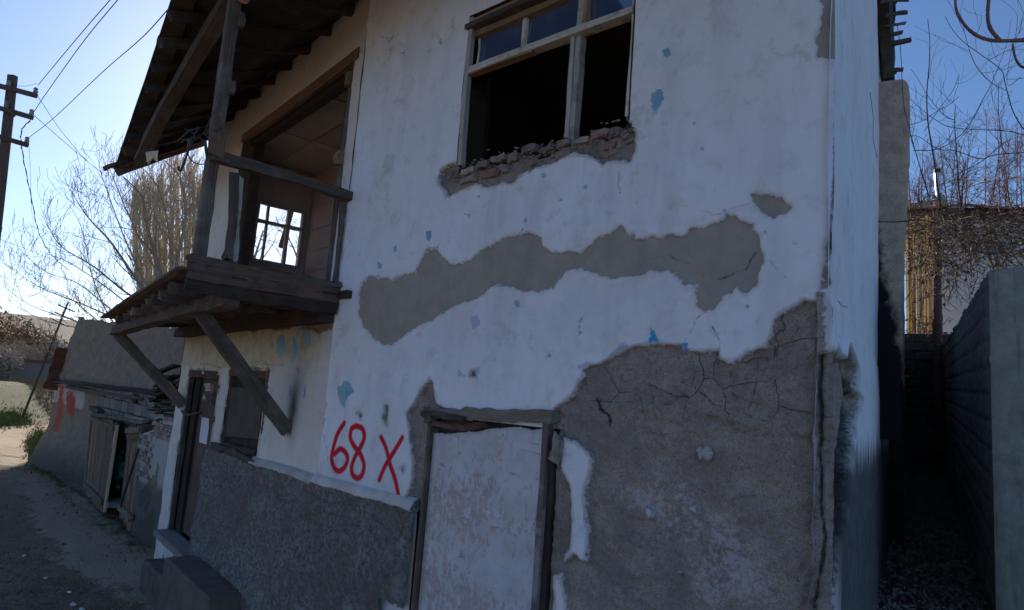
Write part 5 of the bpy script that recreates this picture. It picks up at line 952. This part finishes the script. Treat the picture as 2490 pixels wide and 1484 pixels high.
for (u0, v0, n, sp_) in ((2240, 820, 60, 22), (2275, 620, 60, 16), (2290, 560, 50, 30), (2385, 545, 60, 60), (2460, 560, 60, 40)):
    for i in range(n):
        p = DP(u0+rng.normal(0, sp_), v0+rng.normal(0, sp_*1.3), rng.uniform(12, 13.6)); d = nrm(rng.normal(0, 1, 3)-Z1*.4); pts = [p]
        for k_ in range(7): d = nrm(d+rng.normal(0, .5, 3)); p = p+d*.09; pts.append(p)
        m.tube(pts, .005, 3)
        if rng.random() < .5: leaf(lv, p, rng.uniform(.06, .12))
build(m, 'tangle', M_vine, vine); build(lv, 'dry_leaves', M_leaf, vine)
for L_, d_, r_ in ((cv([(703, 170), (725, 330), (735, 480), (740, 600), (755, 780), (790, 920), (850, 1150), (900, 1300), (950, 1480)]), 6., .003), (cv([(508, 670), (530, 850), (530, 1000), (555, 1140)]), 4.6, .0018)):
    build(bm1('tube', [DP(u, v, d_) for u, v in spl(L_)], r_, 4), 'thin_shoot', M_vine, vine)
build(bm1('tube', [FS.w(4.2, *across(FS, 4.2, u, v)) for u, v in spl(cR([(545, 20), (530, 80), (560, 150), (650, 160), (760, 155), (860, 145), (1000, 170)]))], .007, 4), 'thin_shoot', M_vine, vine)
m = MB(); lv = MB()
for L_, r0, r1 in ((cv([(1125, -60), (1130, 60), (1170, 150), (1240, 230), (1330, 280), (1450, 297), (1640, 292)]), .015, .028), (cv([(1375, -60), (1360, 90), (1375, 200), (1445, 292)]), .02, .026), (cv([(1540, 320), (1560, 420), (1600, 480), (1660, 500)]), .012, .02)):
    S_ = spl(L_); m.tube([DP(u, v, 5.5) for u, v in S_], np.linspace(r0, r1, len(S_))*.62*(.9+.2*rng.random(len(S_))), 7)
m.tube([DP(2485, 98, 5.5), DP(2900, 80, 6.5), DP(3300, 600, 8), DP(3400, 1500, 8)], [.018, .05, .12, .2], 8)
build(m, 'overhanging_branch', M_barkr, label='thick curved bare branches overhanging from the top right corner', cat='branch')
# litter on the alley floor, grass, stones
m = MB()
for i in range(5200):
    s_ = rng.uniform(2, 16)**1.0; o_ = rng.uniform(-.05, .85); c = FS.w(s_, o_, AF(s_)+.03+rng.uniform(0, .03)); leaf(m, c, rng.uniform(.03, .09))
build(m, 'leaf_litter', M_litter, kind='stuff', label='dead leaves and rubble covering the dark alley floor', cat='litter')
for i, (u, v, r) in enumerate(((2258, 1305, .07), (2205, 1215, .05), (2265, 1430, .05), (2240, 1160, .08), (2220, 1180, .06))):
    p = GP(u, v, .84); s_ = (p-S0)@SD; p = hit(u, v, FS.w(4.3, 0, .84), nrm(V(0, -.046, 1))); q = build(bm1('stone', p, r, (1.4, .8, .5)), 'rubble_stone', M_stone); setp(q, ['grey stone in the middle of the alley litter', 'grey stone against the house wall in the alley', 'nearest grey stone at the bottom of the alley', 'farthest grey stone in the alley litter', 'grey stone second farthest up the alley'][i], 'stone', 'stones on the alley floor')
def blades(n, fx, h, mat, name, label, w_=.004):
    m = MB(); vs = []; fs = []
    for i in range(n):
        x, y = fx(); z = float(zg(np.array(x), np.array(y))); hh = h*rng.uniform(.4, 1.3); d = rng.normal(0, .45, 2)*hh; t = rng.uniform(0, 6.28); ww = w_*rng.uniform(.7, 1.5)
        k = len(vs); vs += [(x-ww*math.cos(t), y-ww*math.sin(t), z-.01), (x+ww*math.cos(t), y+ww*math.sin(t), z-.01), (x+d[0], y+d[1], z+hh)]; fs.append((k, k+1, k+2))
    m.add(vs, fs); build(m, name, mat, label=label, cat='grass', kind='stuff')
def atwall():
    a = rng.uniform(-.5, 9.5); p = FQ.w(a, (.42 if a < 1.4 else .45 if a < 5.0 else .15)+abs(rng.normal(0, .14)), 0); return p[0], p[1]
blades(2200, atwall, .06, M_grass, 'grass', 'thin grass and weeds along the foot of the ruined wall', .006)
def verge():
    r = rng.uniform(16.5, 34); p = GP(rng.uniform(60, 135), 1000, 0); p = nrm(p*V(1, 1, 0))*r; return p[0]+rng.normal(0, .3), p[1]+rng.normal(0, .8)+1.2
def verge2():
    p = GP(rng.normal(98, 14), rng.normal(1085, 18), -.2); return p[0], p[1]
blades(9000, verge2, .1, M_grass, 'grass', 'sunlit green grass clump at the wall corner by the track', .012)
def verge3():
    p = GP(rng.normal(20, 25), rng.normal(1022, 8), -.2); return p[0], p[1]
blades(6000, verge3, .1, M_grass, 'grass', 'green grass island beside the far end of the track', .02)
m = MB()
for i in range(3000):
    p = GP(rng.uniform(-10, 520), rng.uniform(1150, 1500), -.12); z = float(zg(np.array(p[0]), np.array(p[1]))); m.stone(V(p[0], p[1], z), rng.uniform(.005, .018)+.02*(rng.random() < .04), (1, 1, .6))
build(m, 'gravel', M_stone, kind='stuff', label='loose gravel scattered over the lane', cat='gravel')
for i, (u, v, r) in enumerate(((350, 1415, .045), (345, 1465, .05), (180, 1470, .04), (200, 1482, .035), (60, 1350, .035), (170, 1440, .03), (110, 1405, .03))):
    p = GP(u, v, -.1); z = float(zg(np.array(p[0]), np.array(p[1]))); q = build(bm1('stone', V(p[0], p[1], z+.01), r, (1.2, .9, .5)), 'white_pebble', M_trash); setp(q, ['pale stone scrap nearest the cement step on the lane', 'pale stone scrap at the bottom edge below the cement step', 'pale stone scrap in the lane at the bottom left', 'pale stone scrap lowest in the lane on the left', 'pale stone scrap farthest left and farthest up the lane', 'pale stone scrap in the middle of the dark lane', 'pale stone scrap between the gravel patch and dark earth'][i], 'stone', 'pale scraps on the lane')
m = MB()
for i in range(900):
    a = rng.uniform(-.8, 9); p = FQ.w(a, (.4 if a < 5 else .15)+abs(rng.normal(0, .3)), 0); leaf(m, V(p[0], p[1], float(zg(np.array(p[0]), np.array(p[1])))+.015), rng.uniform(.03, .08))
for i in range(260):
    p = GP(rng.uniform(0, 420), rng.uniform(1200, 1490), -.1); leaf(m, V(p[0], p[1], float(zg(np.array(p[0]), np.array(p[1])))+.015), rng.uniform(.02, .05))
build(m, 'lane_litter', M_leaf, kind='stuff', label='dead leaves blown along the foot of the ruined wall', cat='litter')
# far scrub, sheds and hill trees on the left
m = MB()
for i in range(14000):
    r = rng.uniform(34, 75); u = rng.uniform(-60, 330); p = GP(u, 1000, 0); p = nrm(p*V(1, 1, 0))*r; z = float(zg(np.array(p[0]), np.array(p[1]))); h = rng.uniform(.1, .5)
    if abs(p[1]-4.1+.03*p[0]-(-p[0]-18)*.11) < 2.2: continue
    t = rng.uniform(0, 6.28); m.add([V(p[0]-.02, p[1], z), V(p[0]+.02, p[1]+.02, z), V(p[0]+rng.normal(0, .15), p[1]+rng.normal(0, .15), z+h)], [(0, 1, 2)])
build(m, 'dry_scrub', M_dry, kind='stuff', label='dry grass and scrub beyond the far end of the lane', cat='scrub')
for i, (u, v, dd, w_, h_, mt) in enumerate(((20, 820, 95, 7, 7, 0), (70, 830, 100, 6, 6, 0), (-30, 815, 90, 7, 8, 0), (110, 850, 90, 5, 4.5, 0), (45, 870, 80, 5, 4, 1), (135, 870, 85, 4.5, 4.5, 1), (0, 880, 70, 4, 3, 1))):
    c = DP(u, v, dd); b = thing('autumn_tree', (c[0], c[1], 0), ['rust orange tree on the far slope nearest the left edge, in front of the shed', 'rust orange tree in the middle of the far slope', 'rust orange tree cut off by the left edge of the far slope', 'rust orange tree nearest the leaning pole on the far slope', 'brown leafless bush low in the middle of the far slope', 'brown leafless bush beside the ruined wall corner on the far slope', 'brown leafless bush lowest at the left edge of the far slope'][i], 'tree', ['rust coloured trees on the far slope', 'brown bushes on the far slope'][mt])
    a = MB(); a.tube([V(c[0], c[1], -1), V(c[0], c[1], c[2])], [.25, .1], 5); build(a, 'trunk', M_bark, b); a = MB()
    for k_ in range(700):
        d = rng.normal(0, .42, 3); d = d/max(1, np.linalg.norm(d)); p = c+d*V(w_, w_, h_)*.5; sz = rng.uniform(.12, .3); a.tube([p, p+rng.normal(0, sz, 3)+Z1*sz*.8], .035, 3)
        a.add([p, p+rng.normal(0, sz, 3), p+rng.normal(0, sz, 3)], [(0, 1, 2)])
    build(a, 'crown', [M_scrub, M_bark][mt], b)
for i, (u, v, w_, lab) in enumerate(((75, 872, 9, 'low pale far shed with a flat roof among the orange trees'), (30, 890, 7, 'small grey green far shed at the left edge of the slope'))):
    c = DP(u, v, 75); b = thing('far_shed', (c[0], c[1], 0), lab, 'shed'); build(bm1('box', c-Z1*1.4, V(.3, 1, 0)*w_*.2, V(2, 0, 0), Z1*1.1, .05), 'wall', M_mortar if i == 0 else M_block, b); build(bm1('box', c-Z1*.22, V(.3, 1, 0)*w_*.23, V(2.3, 0, 0), Z1*.12, .05), 'roof', M_tile, b)
# ------------------------------------------------------------------ poles and wires
pole = thing('utility_pole', tuple(GP(-60, 1300)*V(1, 1, 0)), 'rusty steel utility pole with three crossarms at the left edge', 'utility pole')
dp = 15.; PX = lambda u, v, d=dp: DP(u, v, d)
m = MB(); m.beam(PX(-75, 1150), PX(31, 184), .17, .13, up=fw, seg=6, jit=.003); build(m, 'pole', M_pole, pole)
for (u0, v0), (u1, v1) in (((-75, 190), (88, 233)), ((-80, 240), (78, 286)), ((-90, 305), (66, 353))):
    m = MB(); m.beam(PX(u0, v0, 14.85), PX(u1, v1, 14.85), .1, .1, up=Z1, seg=4, jit=.002); ar = build(m, 'crossarm', M_pole, pole)
    for (u, v) in ((u1-2, v1-4), (u0+95, v0+22)) if v1 < 300 else ((u1-1, v1-4),):
        m = MB(); m.tube([PX(u, v, 14.85), PX(u+.6, v-6, 14.85), PX(u+1, v-9, 14.85), PX(u+1.2, v-13, 14.85), PX(u+1.3, v-16, 14.85)], [.03, .055, .035, .05, .02], 8); build(m, 'insulator', M_porc, ar)
m = MB(); m.beam(PX(26, 222, 14.8), PX(34, 284, 14.8), .05, .05, up=fw, seg=2); build(m, 'stay', M_pole, pole)
def wire(lab, pts, r=.007, name='power_wire', tw=0):
    m = MB(); P_ = spl([DP(*p) for p in pts], 8); m.tube(P_, r, 4)
    if tw: m.tube([p+RT*.02*math.sin(i*1.7)+UP*.02*math.cos(i*1.7) for i, p in enumerate(P_)], r, 4)
    build(m, name, M_cable, label=lab, cat='cable')
M_cable.node_tree.nodes['Principled BSDF'].inputs['Roughness'].default_value = 1.; M_cable.node_tree.nodes['Principled BSDF'].inputs['Specular IOR Level'].default_value = 0.
wire('upper of the three wires rising from the pole across the sky', [(92, 208, 14.8), (180, 102, 12.5), (268, 0, 10.6), (360, -100, 9)])
wire('middle wire rising from the pole with splice knots', [(80, 276, 14.8), (112, 228, 14), (200, 105, 12), (286, 0, 10.2), (370, -100, 8.8)])
wire('lowest and longest wire sagging from the pole to the roof edge', [(70, 335, 14.8), (130, 288, 13), (250, 175, 10.5), (345, 92, 8.5), (422, 8, 7)], .006)
wire('thin wire dropping from the top crossarm towards the trees', [(92, 235, 14.8), (150, 320, 18), (210, 390, 22), (262, 432, 26)], .007)
wire('thin wire dropping from the middle crossarm towards the trees', [(82, 280, 14.8), (150, 340, 18), (215, 395, 22), (262, 432, 26)], .007)
wire('twisted black cable hanging down from the pole past the bare branches', [(74, 292, 14.8), (52, 320, 14.8), (56, 380, 15.5), (76, 480, 17), (96, 570, 20), (130, 625, 24), (170, 660, 28)], .008, tw=1)
wire('single slack cable hanging beside the twisted one', [(70, 345, 14.8), (74, 420, 15.5), (76, 500, 17), (84, 560, 18)], .004)
wire('lone thin wire crossing the branches at the left edge', [(-60, 560, 20), (0, 582, 20), (80, 612, 22), (150, 640, 25)], .006)
wire('short loop of wire joining the pole top to its insulator', [(30, 208, 14.8), (60, 210, 14.8), (90, 203, 14.8)], .004)
b = GP(51, 1018, -.2); tpz = DP(166, 735, 30.); fp = thing('leaning_pole', tuple(b), 'thin leaning far pole with small crossarms standing beside the lane', 'utility pole')
dep = float((b-EYE)@fw); m = MB(); m.beam(b-Z1*.2, DP(166, 735, dep), .11, .11, up=X1, seg=5, round_=True, taper=.7, jit=.004); build(m, 'pole', M_pole, fp)
for (u0, v0, u1, v1) in ((142, 742, 182, 758), (134, 760, 178, 778), (128, 776, 166, 794)):
    m = MB(); m.beam(DP(u0, v0, dep), DP(u1, v1, dep), .06, .06, seg=2, jit=.002); build(m, 'crossarm', M_pole, fp)
